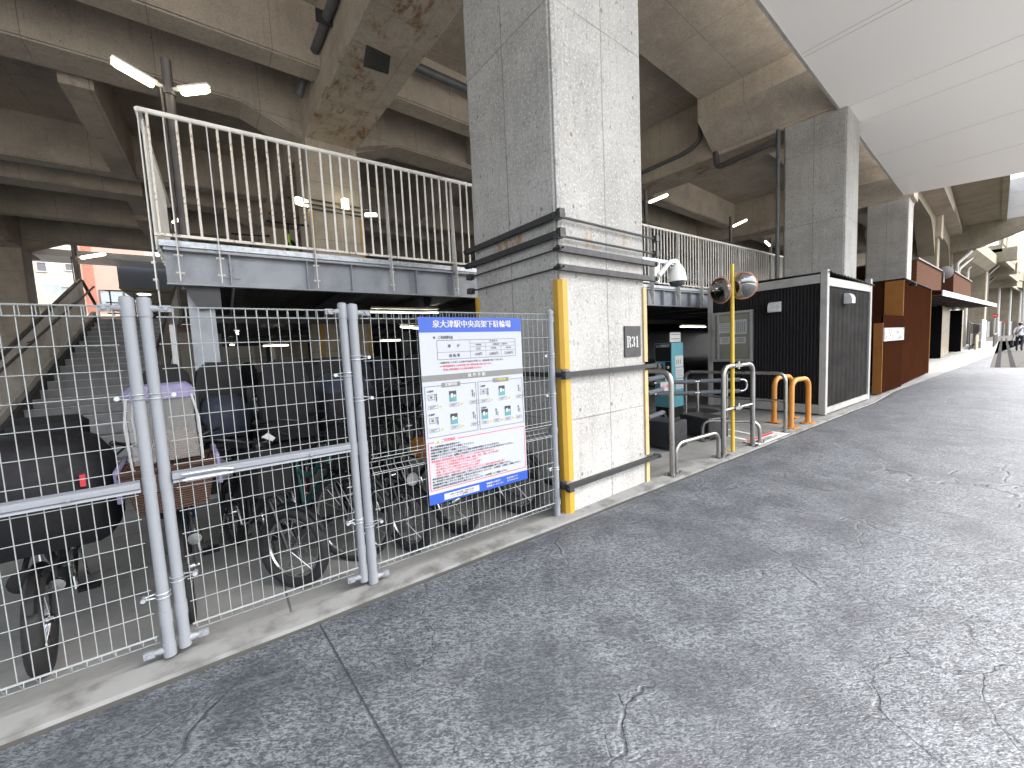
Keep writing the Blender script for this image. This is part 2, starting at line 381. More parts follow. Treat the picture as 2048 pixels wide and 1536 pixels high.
# ------------------------------------------------------------------ mesh helper
class MB:
    def __init__(s): s.v, s.f, s.mi, s.sm = [], [], [], []
    def add(s, vs, fs, mi=0, smooth=False):
        o = len(s.v); s.v += [tuple(v) for v in vs]
        for f in fs: s.f.append(tuple(i + o for i in f)); s.mi.append(mi); s.sm.append(smooth)
        return s
    def box(s, x0, x1, y0, y1, z0, z1, mi=0):
        vs = [(x, y, z) for z in (z0, z1) for y in (y0, y1) for x in (x0, x1)]
        return s.add(vs, [(0, 2, 3, 1), (4, 5, 7, 6), (0, 1, 5, 4), (2, 6, 7, 3), (0, 4, 6, 2), (1, 3, 7, 5)], mi)
    def bbox(s, x0, x1, y0, y1, z0, z1, b=.01, mi=0):
        """box with vertical edges chamfered and small top bevel"""
        p = [(x0 + b, y0), (x1 - b, y0), (x1, y0 + b), (x1, y1 - b), (x1 - b, y1), (x0 + b, y1), (x0, y1 - b), (x0, y0 + b)]
        cx, cy = (x0 + x1) / 2, (y0 + y1) / 2
        kx, ky = 1 - b * 2 / max(x1 - x0, 1e-6), 1 - b * 2 / max(y1 - y0, 1e-6)
        q = [(cx + (a - cx) * kx, cy + (c - cy) * ky) for a, c in p]
        vs = [(a, c, z0) for a, c in p] + [(a, c, z1 - b) for a, c in p] + [(a, c, z1) for a, c in q]
        n = 8
        fs = [tuple(range(n - 1, -1, -1)), tuple(range(2 * n, 3 * n))]
        for k in (0, n):
            fs += [(k + i, k + (i + 1) % n, k + n + (i + 1) % n, k + n + i) for i in range(n)]
        return s.add(vs, fs, mi)
    def prism(s, poly, a0, a1, axis='z', mi=0):
        """polygon extruded along axis; poly in the two other coordinates (cyclic order)"""
        def mk(p, a):
            return {'z': (p[0], p[1], a), 'y': (p[0], a, p[1]), 'x': (a, p[0], p[1])}[axis]
        n = len(poly)
        vs = [mk(p, a0) for p in poly] + [mk(p, a1) for p in poly]
        fs = [tuple(range(n)), tuple(range(2 * n - 1, n - 1, -1))] + [(i, i + n, (i + 1) % n + n, (i + 1) % n) for i in range(n)]
        return s.add(vs, fs, mi)
    def tube(s, pts, r, n=8, mi=0, closed=False, caps=True):
        pts = [Vector(p) for p in pts]; m = len(pts)
        rs = r if isinstance(r, (list, tuple)) else [r] * m
        tang = []
        for i in range(m):
            a = pts[(i - 1) % m] if (closed or i > 0) else pts[i]
            b = pts[(i + 1) % m] if (closed or i < m - 1) else pts[i]
            tang.append((b - a).normalized())
        ref = Vector((0, 0, 1)) if abs(tang[0].z) < .9 else Vector((1, 0, 0))
        u = tang[0].cross(ref).normalized()
        vs, prev = [], tang[0]
        for i in range(m):
            t = tang[i]
            if i: 
                q = prev.rotation_difference(t); u = (q @ u); u = (u - t * u.dot(t)).normalized()
            prev = t
            w = t.cross(u)
            for k in range(n):
                a = 2 * pi * k / n
                vs.append(pts[i] + (u * cos(a) + w * sin(a)) * rs[i])
        fs = []
        for i in range(m if closed else m - 1):
            j = (i + 1) % m
            for k in range(n):
                fs.append((i * n + k, j * n + k, j * n + (k + 1) % n, i * n + (k + 1) % n))
        s.add(vs, fs, mi, n > 4)
        if caps and not closed:
            o = len(s.v) - len(vs)
            s.f.append(tuple(o + k for k in range(n))); s.mi.append(mi); s.sm.append(False)
            s.f.append(tuple(o + (m - 1) * n + k for k in range(n - 1, -1, -1))); s.mi.append(mi); s.sm.append(False)
        return s
    def cyl(s, a, b, r, n=12, mi=0): return s.tube([a, b], r, n, mi)
    def lathe(s, prof, n=16, mi=0, mat=None):
        """profile [(r,z)] about z, optionally transformed"""
        vs = []
        for r, z in prof:
            for k in range(n):
                a = 2 * pi * k / n; vs.append(Vector((r * cos(a), r * sin(a), z)))
        if mat: vs = [mat @ v for v in vs]
        fs = [(i * n + k, i * n + (k + 1) % n, (i + 1) * n + (k + 1) % n, (i + 1) * n + k) for i in range(len(prof) - 1) for k in range(n)]
        s.add(vs, fs, mi, True)
        o = len(s.v) - len(vs)
        if prof[0][0] > 1e-4: s.f.append(tuple(o + k for k in range(n - 1, -1, -1))); s.mi.append(mi); s.sm.append(False)
        if prof[-1][0] > 1e-4: s.f.append(tuple(o + (len(prof) - 1) * n + k for k in range(n))); s.mi.append(mi); s.sm.append(False)
        return s
    def quad(s, a, b, c, d, mi=0): return s.add([a, b, c, d], [(0, 1, 2, 3)], mi)
    def xf(s, mat):
        s.v = [tuple(mat @ Vector(v)) for v in s.v]; return s

def arc_path(pts, r, n=5):
    """round the corners of a polyline"""
    pts = [Vector(p) for p in pts]; out = [pts[0]]
    for i in range(1, len(pts) - 1):
        a, b, c = pts[i - 1], pts[i], pts[i + 1]
        d1, d2 = (a - b).normalized(), (c - b).normalized()
        k = min(r, (a - b).length * .49, (c - b).length * .49)
        p0, p2 = b + d1 * k, b + d2 * k
        for j in range(n + 1):
            t = j / n; out.append(p0 * (1 - t) ** 2 + b * 2 * t * (1 - t) + p2 * t * t)
    out.append(pts[-1]); return out

def obj(name, mb, mats, parent=None, loc=None):
    me = bpy.data.meshes.new(name)
    me.from_pydata(mb.v, [], mb.f); 
    me.validate(clean_customdata=False)
    if len(me.polygons) == len(mb.mi):
        me.polygons.foreach_set('material_index', mb.mi)
        me.polygons.foreach_set('use_smooth', mb.sm)
    bm = bmesh.new(); bm.from_mesh(me); bmesh.ops.recalc_face_normals(bm, faces=bm.faces); bm.to_mesh(me); bm.free()
    if any(mb.sm): me.set_sharp_from_angle(angle=radians(38))
    for m in (mats if isinstance(mats, (list, tuple)) else [mats]): me.materials.append(M[m] if isinstance(m, str) else m)
    o = bpy.data.objects.new(name, me); C.objects.link(o)
    if parent: o.parent = parent
    if loc: o.location = loc
    return o
def tag(o, label=None, cat=None, group=None, kind=None):
    if label: o['label'] = label
    if cat: o['category'] = cat
    if group: o['group'] = group
    if kind: o['kind'] = kind
    return o
def thing(name, label, cat, loc=(0, 0, 0), rotz=0.0, group=None):
    o = bpy.data.objects.new(name, None); C.objects.link(o); o.empty_display_size = .2
    o.location = loc; o.rotation_euler = (0, 0, rotz)
    return tag(o, label, cat, group)
KIDS = {}
def copy_tree(o, parent=None):
    c = o.copy(); C.objects.link(c)
    if parent: c.parent = parent
    for ch in o.children: copy_tree(ch, c)
    return c

# text -> faces laid out in a plane (u to the right, v up)
def text_into(mb, body, size, org, u, v, mi=0, align='LEFT', bold=0.0, sx=1.0, space=1.0):
    cu = bpy.data.curves.new('t', 'FONT'); cu.body = body; cu.size = size; cu.align_x = align
    cu.align_y = 'CENTER'; cu.offset = bold; cu.space_character = space; cu.resolution_u = 2
    o = bpy.data.objects.new('t', cu); C.objects.link(o)
    me = o.to_mesh()
    org, u, v = Vector(org), Vector(u), Vector(v)
    vs = [org + u * (p.co.x * sx) + v * p.co.y for p in me.vertices]
    fs = [tuple(p.vertices) for p in me.polygons]
    o.to_mesh_clear()
    bpy.data.objects.remove(o); bpy.data.curves.remove(cu)
    mb.add(vs, fs, mi)

# ================================================================== SETTING
g = MB(); g.quad((-60, -90, -.004), (400, -90, -.004), (400, 250, -.004), (-60, 250, -.004))
tag(obj('ground', g, 'far_paving'), kind='structure')
# pavement of stamped concrete
g = MB(); g.add([(-60, -90, .0), (70, -90, .0), (70, -6.01, .0), (-60, -6.01, .0)], [(0, 1, 2, 3)])
tag(obj('bounce_ground', g, 'bounce_ground'), kind='structure')  # unseen ground behind the camera, added pale to bounce light onto the canopy
g = MB(); g.add([(-60, -6, 0), (70, -6, 0), (70, 6.4, 0), (12.6, 2.43, 0), (-60, 2.43, 0)], [(0, 1, 2, 3, 4)])
tag(obj('pavement', g, 'pavement'), kind='structure')
# parking floor and its kerb strip
g = MB(); g.add([(-40, 2.60, .003), (70, 2.60, .003), (70, 33, .003), (-40, 33, .003)], [(0, 1, 2, 3)])
tag(obj('parking_floor', g, 'apron'), kind='structure')
g = MB()
xs = [-40 + i * .35 for i in range(290)]
xs = [x for x in xs if x < 60]
def ky(x): return 2.47 + (max(0, x - 11.5)) * .066
fr, bk = [], []
for x in xs:
    j = random.uniform(-.006, .006) if x < 15 else 0
    fr.append((x, ky(x) + j)); bk.append((x, ky(x) + .17))
n = len(xs)
vs = [(a, b, -.02) for a, b in fr] + [(a, b + .006, .016) for a, b in fr] + [(a, b, .016) for a, b in bk] + [(a, b + .02, -.02) for a, b in bk]
fs = []
for k in range(3):
    for i in range(n - 1): fs.append((k * n + i, k * n + i + 1, (k + 1) * n + i + 1, (k + 1) * n + i))
g.add(vs, fs)
tag(obj('kerb', g, 'kerb'), kind='structure')
# drain channels and paler walk at far right
for a, b, w in ((23.6, 80, .16), (23.6, 80, .16)):
    pass
g = MB()
for off, w in ((1.70, .14), (1.33, .14)):
    g.add([(23.6, off, .005), (23.6, off - w, .005), (90, off - w + 66.4 * .0655, .005), (90, off + 66.4 * .0655, .005)], [(0, 1, 2, 3)])
tag(obj('drain_channel', g, 'drain'), kind='structure')
g = MB()
g.add([(23.6, 1.82, .003), (23.6, -30, .003), (120, -30, .003), (120, 1.82 + 96.4 * .0655, .003)], [(0, 1, 2, 3)])
def slabs():
    t = MT('far paving slabs'); p = t.sep(t.obj)
    n = t.noise(1.2, 5); c = t.mix(n, (.05, .049, .046), (.075, .074, .07))
    l = t.ma('MAXIMUM', t.line(p[0], 1.9, .3, .05), t.line(p[1], 1.1, .1, .03))
    c = t.mix(t.ma('MULTIPLY', l, .6), c, (.028, .028, .027))
    return t.out(c, .9, 0, None, .08)
M['slabs'] = slabs()
tag(obj('path', g, 'slabs'), kind='structure')

# ================================================================== VIADUCT
COLS = [((-6.92, 2.18), 2.5), ((2.39, 2.585), 2.5), ((12.40, 3.30), 4.0), ((22.9, 4.07), 4.0), ((34.4, 4.85), 4.0), ((46.0, 5.68), 4.0), ((57.5, 6.5), 4.0), ((69, 7.3), 4.0), ((81, 8.15), 4.0), ((93, 9.0), 4.0), ((105, 9.85), 4.0), ((117, 10.7), 4.0), ((129, 11.5), 4.0), ((141, 12.3), 4.0)]
PW, PD = 1.26, 1.31
def cf(i):
    (x, y), a = COLS[i]; a = radians(a)
    return Matrix.Translation((x, y, 0)) @ Matrix.Rotation(a, 4, 'Z'), a
def P(i, s_, t_, z=0): return cf(i)[0] @ Vector((s_, t_, z))

def pillar_mesh(h, w=PW, d=PD, ch=.05, taper=.0):
    g = MB()
    def ring(z, k):
        x0, x1, y0, y1 = k, w - k, k, d - k
        c = ch; m = ch * .3
        return [(x0 + c, y0, z), (x1 - c, y0, z), (x1 - m, y0 + m, z), (x1, y0 + c, z), (x1, y1 - c, z), (x1 - m, y1 - m, z), (x1 - c, y1, z), (x0 + c, y1, z), (x0 + m, y1 - m, z), (x0, y1 - c, z), (x0, y0 + c, z), (x0 + m, y0 + m, z)]
    zs = [0, h]
    vs = []
    for z in zs: vs += ring(z, 0)
    nn = 12
    fs = [tuple(range(nn - 1, -1, -1)), tuple(range(nn, 2 * nn))] + [(i, (i + 1) % nn, nn + (i + 1) % nn, nn + i) for i in range(nn)]
    return g.add(vs, fs)
H_G = 6.90
def guards(parent, side_mats, z1, corners, segs=None):
    segs = segs or [(0.02, z1)]
    for (cx, cy, dx, dy, mat) in corners:
        g = MB()
        for z0, zz in segs:
            a, th = .066, .020
            x0 = cx - dx * th; y0 = cy - dy * th
            poly = [(x0 + dx * .03, y0), (x0 + dx * (a + th), y0), (x0 + dx * (a + th), cy - dy * .001), (cx - dx * .001, cy - dy * .001), (cx - dx * .001, y0 + dy * (a + th)), (x0, y0 + dy * (a + th)), (x0, y0 + dy * .03)]
            g.prism(poly, z0, zz)
        obj('corner_guard', g, mat, parent)
pil = []
def pillar(i, t, label, mat='pillar', h=H_G, cat='pillar'):
    mtx, a = cf(i); p = mtx @ Vector((0, t, 0))
    th = thing('concrete_pillar', label, cat, p, a, 'pillars carrying the viaduct')
    obj('shaft', pillar_mesh(h), mat, th)
    pil.append(th); return th
R31 = pillar(1, 0, 'big concrete pillar at the fence end carrying the R31 plate and steel bands')
# guards: front corners split around the bands
seg = [(.015, .235), (.315, 1.225), (1.315, 2.09)]
guards(R31, None, 2.09, [(0, 0, 1, 1, 'yellow')], seg)
guards(R31, None, 2.09, [(PW, 0, -1, 1, 'tan_guard')], seg)
guards(R31, None, 2.09, [(0, PD, 1, -1, 'yellow')], [(.015, 2.10)])
def band_channel(z, side, parent, h=.05):
    g = MB(); e = .14
    if side == 's':   # street face, runs along x
        g.prism([(-.062, z - h / 2), (-.062, z + h / 2), (-.022, z + h / 2), (-.022, z + h / 2 - .008), (-.05, z + h / 2 - .008), (-.05, z - h / 2 + .008), (-.022, z - h / 2 + .008), (-.022, z - h / 2)], -.06, PW + e, 'x')
        for x in (-.045, PW + e - .02): g.cyl((x, -.075, z), (x, .01, z), .02, 8)
    else:
        g.prism([(-.062, z - h / 2), (-.062, z + h / 2), (-.022, z + h / 2), (-.022, z + h / 2 - .008), (-.05, z + h / 2 - .008), (-.05, z - h / 2 + .008), (-.022, z - h / 2 + .008), (-.022, z - h / 2)], -.09, PD + .10, 'y')
        for y in (-.065, PD + .08): g.cyl((-.075, y, z), (.01, y, z), .02, 8)
        g.box(-.065, -.005, -.092, -.045, z - h * .75, z + h * .75)
    obj('steel_band', g, 'channel', parent)
def band_rod(z, side, parent):
    g = MB()
    if side == 's':
        g.cyl((-.08, -.045, z), (PW + .16, -.045, z), .011, 8)
        for x in (-.05, PW + .13):
            g.box(x - .025, x + .025, -.075, -.015, z - .03, z + .03)
    else:
        g.cyl((-.03, -.10, z), (-.03, PD + .1, z), .0085, 8)
        g.box(-.065, .0, PD + .02, PD + .085, z - .03, z + .03)
    obj('tie_rod', g, 'rod', parent)
for z in (2.61, 2.455): band_channel(z, 'l', R31); band_rod(z - .015, 's', R31)
for z in (2.335, 2.18): band_channel(z, 's', R31, .05); band_rod(z, 'l', R31)
for z in (1.27, .275): band_channel(z, 's', R31, .042); band_channel(z, 'l', R31, .042)

p2 = pillar(2, 0, 'tall concrete pillar rising behind the dark office cabin')
p3 = pillar(3, 0, 'concrete pillar behind the tall brown clad block')
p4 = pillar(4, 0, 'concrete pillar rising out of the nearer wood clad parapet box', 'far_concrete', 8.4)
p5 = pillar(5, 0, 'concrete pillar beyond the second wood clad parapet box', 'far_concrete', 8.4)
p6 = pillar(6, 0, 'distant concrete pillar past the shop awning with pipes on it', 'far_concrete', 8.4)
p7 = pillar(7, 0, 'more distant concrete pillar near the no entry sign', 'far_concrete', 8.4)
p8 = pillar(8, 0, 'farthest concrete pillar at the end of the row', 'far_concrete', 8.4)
for q_ in range(9, 14):
    t_ = thing('concrete_pillar', 'one of the tiny farthest pillars closing the row down the street', 'pillar', P(q_, 0, 0), radians(4), 'tiny farthest pillars')
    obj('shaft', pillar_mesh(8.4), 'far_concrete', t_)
b1 = pillar(1, 8.5, 'second row pillar with yellow guards seen through the deck railing', 'viaduct')
guards(b1, None, 5.15, [(0, 0, 1, 1, 'yellow'), (PW, 0, -1, 1, 'yellow')], [(.02, 5.15)])
b2 = pillar(2, 8.5, 'second row pillar in the dark behind the right hand railing', 'viaduct')
b0 = pillar(0, 24.4, 'far pillar at the left edge beside the pale houses', 'viaduct')
c1 = pillar(1, 16.4, 'third row pillar deep in the dark under the viaduct', 'viaduct')
d1 = pillar(1, 24.4, 'far row pillar behind the crowded bicycle rows', 'viaduct')
# cable rack on the second row pillar
for z in (5.42, 5.30, 5.20):
    g = MB(); g.tube([(-.25, -.06, z), (PW + .15, -.06, z)], .022, 6)
    obj('cable_pipe', g, 'pole_dark', b1)
# rust stain patch plate etc. live on the girder

V = thing('railway_viaduct', 'grey brown concrete railway viaduct spanning overhead with girders and beams', 'viaduct', (0, 0, 0))
def xf_col(g, i): return g.xf(cf(i)[0])
for i in range(0, 5):
    g = MB(); b = .04
    prof = [(0, H_G + b), (b, H_G), (PW - b, H_G), (PW, H_G + b), (PW, 8.62), (0, 8.62)]
    g.prism(prof, .06 if i == 1 else -.12, 27, 'y')
    m = 'girder'
    o = obj('girder', g, m, V)
    mtx, a = cf(i); o.location = mtx.translation; o.rotation_euler = (0, 0, a)
# dark repair patch on the girder soffit
g = MB(); g.prism([(.28, 4.75), (.72, 4.78), (.86, 5.25), (.40, 5.30)], H_G - .012, H_G + .002)
o = obj('repair_patch', g, 'rod', V); mtx, a = cf(1); o.location = mtx.translation; o.rotation_euler = (0, 0, a)
# longitudinal beams from column i to i+1
def beam(i, t0, wd, zb, haunch=0, hl=1.2, ztop=8.62, mat='viaduct'):
    A0, B0 = P(i, PW, t0), P(i + 1, 0, t0)
    L = (B0 - A0).length; a = atan2(B0.y - A0.y, B0.x - A0.x)
    pr = [(0, ztop), (0, zb - haunch)]
    if haunch: pr += [(hl, zb), (L - hl, zb)]
    pr += [(L, zb - haunch), (L, ztop)]
    g = MB(); c = .035
    # chamfered lower edges: three strips
    g.prism(pr, c, wd - c, 'y')
    pr2 = [(x, z + (c if z < ztop else 0)) for x, z in pr]
    g.prism(pr2, .0, c, 'y'); g.prism(pr2, wd - c, wd, 'y')
    o = obj('beam', g, mat, V); o.location = (A0.x, A0.y, 0); o.rotation_euler = (0, 0, a)
for i in range(0, 4):
    beam(i, 6.6, .55, 7.42)
    beam(i, 8.62, .85, 7.40, .5)
    beam(i, 14.6, .55, 7.40)
    beam(i, 16.5, .85, 7.40, .5)
    beam(i, 20.6, .5, 7.40)
    beam(i, 24.5, .85, 7.40, .5)
# cross joists
def joist(x, y0, y1, zb, w=.52):
    g = MB(); g.box(x, x + w, y0, y1, zb, 8.6); obj('joist', g, 'viaduct', V)
joist(-2.25, 12.1, 17.2, 7.3); joist(-2.4, 21.6, 27, 7.3); joist(6.9, 12.6, 17.6, 7.3); joist(16.5, 13.3, 18.2, 7.3); joist(6.8, 9.9, 11.5, 7.5); joist(-2.3, 18.6, 20.9, 7.3)
# deck slab and the low platform slab beside the canopy
g = MB(); g.add([(-26, -.5, 8.6), (56, 6.0, 8.6), (56, 32, 8.6), (-26, 29.5, 8.6), (-26, -.5, 8.95), (56, 6.0, 8.95), (56, 32, 8.95), (-26, 29.5, 8.95)],
      [(0, 1, 2, 3), (4, 5, 6, 7), (0, 1, 5, 4), (2, 3, 7, 6), (1, 2, 6, 5), (3, 0, 4, 7)])
obj('deck_slab', g, 'viaduct', V)
for i in range(0, 4):
    A0, B0 = P(i, PW, .1), P(i + 1, 0, .1)
    L = (B0 - A0).length; a = atan2(B0.y - A0.y, B0.x - A0.x)
    g = MB(); g.prism([(-.7, 8.13), (2.95, 8.13), (3.0, 8.18), (3.0, 8.58), (-.7, 8.58)], 0, L, 'x')
    o = obj('platform_slab', g, 'viaduct', V); o.location = (A0.x, A0.y, 0); o.rotation_euler = (0, 0, a)
    if i >= 1:
        g = MB()
        g.prism([(L - .95, 8.16), (L - .95, 7.58), (L + .0, 6.98), (L, 8.16)], .12, 3.0, 'y')
        o = obj('haunch', g, 'viaduct', V); o.location = (A0.x, A0.y, 0); o.rotation_euler = (0, 0, a)
# bracket right of second row pillar
g = MB(); g.prism([(PW, 6.95), (PW + .75, 7.2), (PW + .75, 7.95), (PW, 7.95)], -.12, .9, 'y')
o = obj('haunch', g, 'viaduct', V); o.location = b1.location; o.rotation_euler = b1.rotation_euler
# cantilevered platform beyond the canopy
VD = thing('platform_overhang', 'sunlit concrete platform overhang with bracket beams beyond the white canopy', 'viaduct', (0, 0, 0))
def slope_y(x): return 4.07 + (x - 22.9) * .0715
g = MB()
xa, xb = 23.8, 46.2
for (y0, y1, z0, z1) in ((-2.55, 1.0, 9.1, 9.5),):
    g.add([(xa, slope_y(xa) + y0, z0), (xb, slope_y(xb) + y0, z0), (xb, slope_y(xb) + y1, z0), (xa, slope_y(xa) + y1, z0),
           (xa, slope_y(xa) + y0, z1), (xb, slope_y(xb) + y0, z1), (xb, slope_y(xb) + y1, z1), (xa, slope_y(xa) + y1, z1)],
          [(0, 1, 2, 3), (4, 5, 6, 7), (0, 1, 5, 4), (2, 3, 7, 6), (1, 2, 6, 5), (3, 0, 4, 7)])
obj('slab', g, 'far_concrete', VD)
g = MB()
g.add([(xa, slope_y(xa) - 2.6, 9.05), (xb, slope_y(xb) - 2.6, 9.05), (xb, slope_y(xb) - 2.35, 9.05), (xa, slope_y(xa) - 2.35, 9.05),
       (xa, slope_y(xa) - 2.6, 11.3), (xb, slope_y(xb) - 2.6, 11.3), (xb, slope_y(xb) - 2.35, 11.3), (xa, slope_y(xa) - 2.35, 11.3)],
      [(0, 1, 2, 3), (4, 5, 6, 7), (0, 1, 5, 4), (2, 3, 7, 6), (1, 2, 6, 5), (3, 0, 4, 7)])
obj('parapet', g, 'far_concrete', VD)
# end screen wall of the overhang
g = MB()
g.box(46.25, 46.5, 1.95, 3.35, 9.1, 11.9)
obj('end_wall', g, 'pale_wall' if 'pale_wall' in M else 'white', VD)
g = MB()
for z in (10.0, 11.0): g.box(46.235, 46.25, 1.95, 3.35, z, z + .03)
obj('wall_joint', g, 'groove', VD)
def bracket_beam(x, z0r, z0t, z1, reach):
    y = slope_y(x)
    g = MB(); g.prism([(y + .2, z1), (y + .2, z0r), (y - reach * .35, z0r + .12), (y - reach, z0t), (y - reach, z1)], x, x + .9, 'x')
    obj('bracket_beam', g, 'far_concrete', VD)
bracket_beam(45.6, 7.35, 8.35, 9.09, 3.75)
# lower corbel and far platform
g = MB(); g.prism([(slope_y(47) + .2, 7.9), (slope_y(47) + .2, 6.4), (slope_y(47) - .75, 6.9), (slope_y(47) - 1.25, 7.45), (slope_y(47) - 1.25, 8.3), (slope_y(47) + .2, 8.3)], 46.5, 60, 'x')
obj('corbel', g, 'far_concrete', VD)
for x0, x1 in ((60.2, 75), (75.2, 96), (96.2, 150)):
    y = 4.25 + (x0 - 60) * .052
    g = MB(); g.box(x0, x0 + .8, y - .9, y + 3.5, 7.7 - (x0 - 60) * .004, 8.9)
    g.box(x0, x1, y, y + 3.5, 8.6, 9.3)
    g.box(x0 + .8, x1, y + .02, y + .3, 8.0, 8.59)
    obj('far_platform', g, 'far_concrete', VD)
    g = MB(); g.box(x0, x1, y - .05, y + .15, 9.31, 11.4); obj('parapet', g, 'far_concrete', VD)
# arched edge beams between the far pillars
for i in (3, 4, 5, 6, 7):
    A0, B0 = P(i, PW, .12), P(i + 1, 0, .12)
    L = (B0 - A0).length; a = atan2(B0.y - A0.y, B0.x - A0.x)
    prof = [(0, 9.05), (0, 5.9)]
    for k in range(1, 8): u = k / 8; prof.append((3.0 * u, 5.9 + 1.75 * (1 - (1 - u) ** 2)))
    prof += [(3.0, 7.65), (L - 3, 7.65)]
    for k in range(1, 8): u = 1 - k / 8; prof.append((L - 3.0 * u, 5.9 + 1.75 * (1 - (1 - u) ** 2)))
    prof += [(L, 5.9), (L, 9.05)]
    g = MB(); g.prism(prof, 0, .7, 'y')
    o = obj('edge_beam', g, 'far_concrete', VD); o.location = (A0.x, A0.y, 0); o.rotation_euler = (0, 0, a)
# street-side pillar-like pier far right
g = MB(); g.bbox(60.3, 61.6, 5.15, 6.6, 0, 8.0, .05); obj('pier', g, 'far_concrete', VD)

# pipes under the viaduct
def pipe_thing(label, paths, r, mat='pipe', name='drain_pipe', clips=()):
    t = thing(name, label, 'pipe', paths[0][0])
    o0 = Vector(paths[0][0])
    g = MB()
    for p in paths: g.tube([Vector(q) - o0 for q in arc_path(p, .18)], r, 10)
    obj('pipe', g, mat, t)
    for c in clips:
        c = Vector(c) - o0
        g = MB(); g.box(c.x - r * 2.2, c.x + r * 2.2, c.y - .02, c.y + .02, c.z - r * 1.25, c.z + r * 1.25); obj('clip', g, 'rod', t)
    return t
pipe_thing('dark drain pipe clipped along the left flank of the big stained girder', [[(2.18, 4.5, 7.65), (1.98, 10.1, 7.75), (1.83, 10.25, 7.35)]], .085, 'pipe', clips=[(2.1, 6.6, 7.68), (2.05, 8.2, 7.71), (1.99, 9.8, 7.74)])
pipe_thing('dark pipe running behind the top of the R31 pillar', [[(3.9, 8.9, 8.0), (8.5, 9.2, 8.0)]], .10)
pipe_thing('dark bent pipe along the second girder behind the right railing', [[(12.05, 6.7, 7.95), (12.05, 6.72, 7.45), (12.05, 7.2, 7.3), (11.95, 10.5, 7.25)]], .06)
pipe_thing('pale elbow pipe running into the pillar behind the office cabin', [[(12.2, 6.35, 7.3), (12.2, 6.3, 6.55), (12.15, 4.75, 6.6)]], .08, 'pole_dark')
pipe_thing('dark downpipe on the left edge of the pillar behind the cabin', [[(12.22, 4.7, 6.9), (12.22, 4.7, 2.9)]], .05)

# ================================================================== CANOPY over the street
CN = thing('street_canopy', 'broad pale flat canopy soffit hanging over the pavement at upper right', 'canopy', (0, 0, 6.86))
A_ = (7.38, 3.12); B_ = (22.15, 4.11); k_ = (B_[1] - A_[1]) / (B_[0] - A_[0])
def cin(x): return A_[1] + (x - A_[0]) * k_
poly = [(-9, cin(-9)), (22.2, cin(22.2)), (23.26, 1.25), (24.15, -1.0), (-9, -2.0)]
g = MB(); g.prism(poly, 0, .38); obj('soffit', g, 'canopy', CN)
g = MB()
for x in (6.2, 6.36, 9.40, 9.55, 12.45, 13.62, 16.6, 19.6):
    y1 = cin(x) - .02
    g.prism([(x, y1), (x + .012, y1), (x + .04, -1.0), (x + .028, -1.0)], -.003, .001)
obj('panel_joint', g, 'groove', CN)
g = MB()
ex = [(-9, cin(-9) + .03), (22.22, cin(22.2) + .03)]
g.prism([(-9, cin(-9)), (22.2, cin(22.2)), (22.2, cin(22.2) + .05), (-9, cin(-9) + .05)], -.02, .12); obj('edge_trim', g, 'frame_white', CN)

# ================================================================== FENCE AND GATES
FY = 2.62
def mesh_wires(x0, x1, z0, z1, y, roll_top=True, roll_mid=None, roll_bot=True, px=.05, pz=.121, r=.0021):
    g = MB()
    nx = int(round((x1 - x0) / px))
    for i in range(nx + 1):
        x = x0 + (x1 - x0) * i / nx
        pts = []
        zb, ztp = z0, z1
        if roll_bot: pts += [(x, y + .055, zb + .03), (x, y + .045, zb), (x, y, zb + .055)]
        else: pts += [(x, y, zb)]
        if roll_mid: pts += [(x, y, roll_mid - .06), (x, y + .05, roll_mid - .03), (x, y + .05, roll_mid + .01), (x, y, roll_mid + .045)]
        if roll_top: pts += [(x, y, ztp - .055), (x, y + .002, ztp - .006), (x, y + .042, ztp - .002), (x, y + .048, ztp - .05), (x, y + .01, ztp - .058)]
        else: pts += [(x, y, ztp)]
        g.tube(pts, r, 5, 0, False, False)
    def hw(z, yy, rr=r * 1.05): g.tube([(x0 - .012, yy, z), (x1 + .012, yy, z)], rr, 5, 0, False, True)
    z = z1 - .055 - .045
    zs = []
    z = z0 + .06
    while z < z1 - .1:
        if not (roll_mid and abs(z - roll_mid) < .05): zs.append(z)
        z += pz
    for z in zs: hw(z, y - .004)
    if roll_top:
        for z, yy in ((z1 - .055, y - .004), (z1 - .006, y - .002), (z1 - .004, y + .044), (z1 - .052, y + .051)): hw(z, yy, .0026)
    if roll_bot:
        for z, yy in ((z0 + .055, y - .004), (z0, y + .045), (z0 + .03, y + .055)): hw(z, yy, .0026)
    if roll_mid:
        for z, yy in ((roll_mid - .062, y - .004), (roll_mid + .045, y - .004), (roll_mid - .03, y + .053), (roll_mid + .01, y + .053)): hw(z, yy, .0026)
    return g
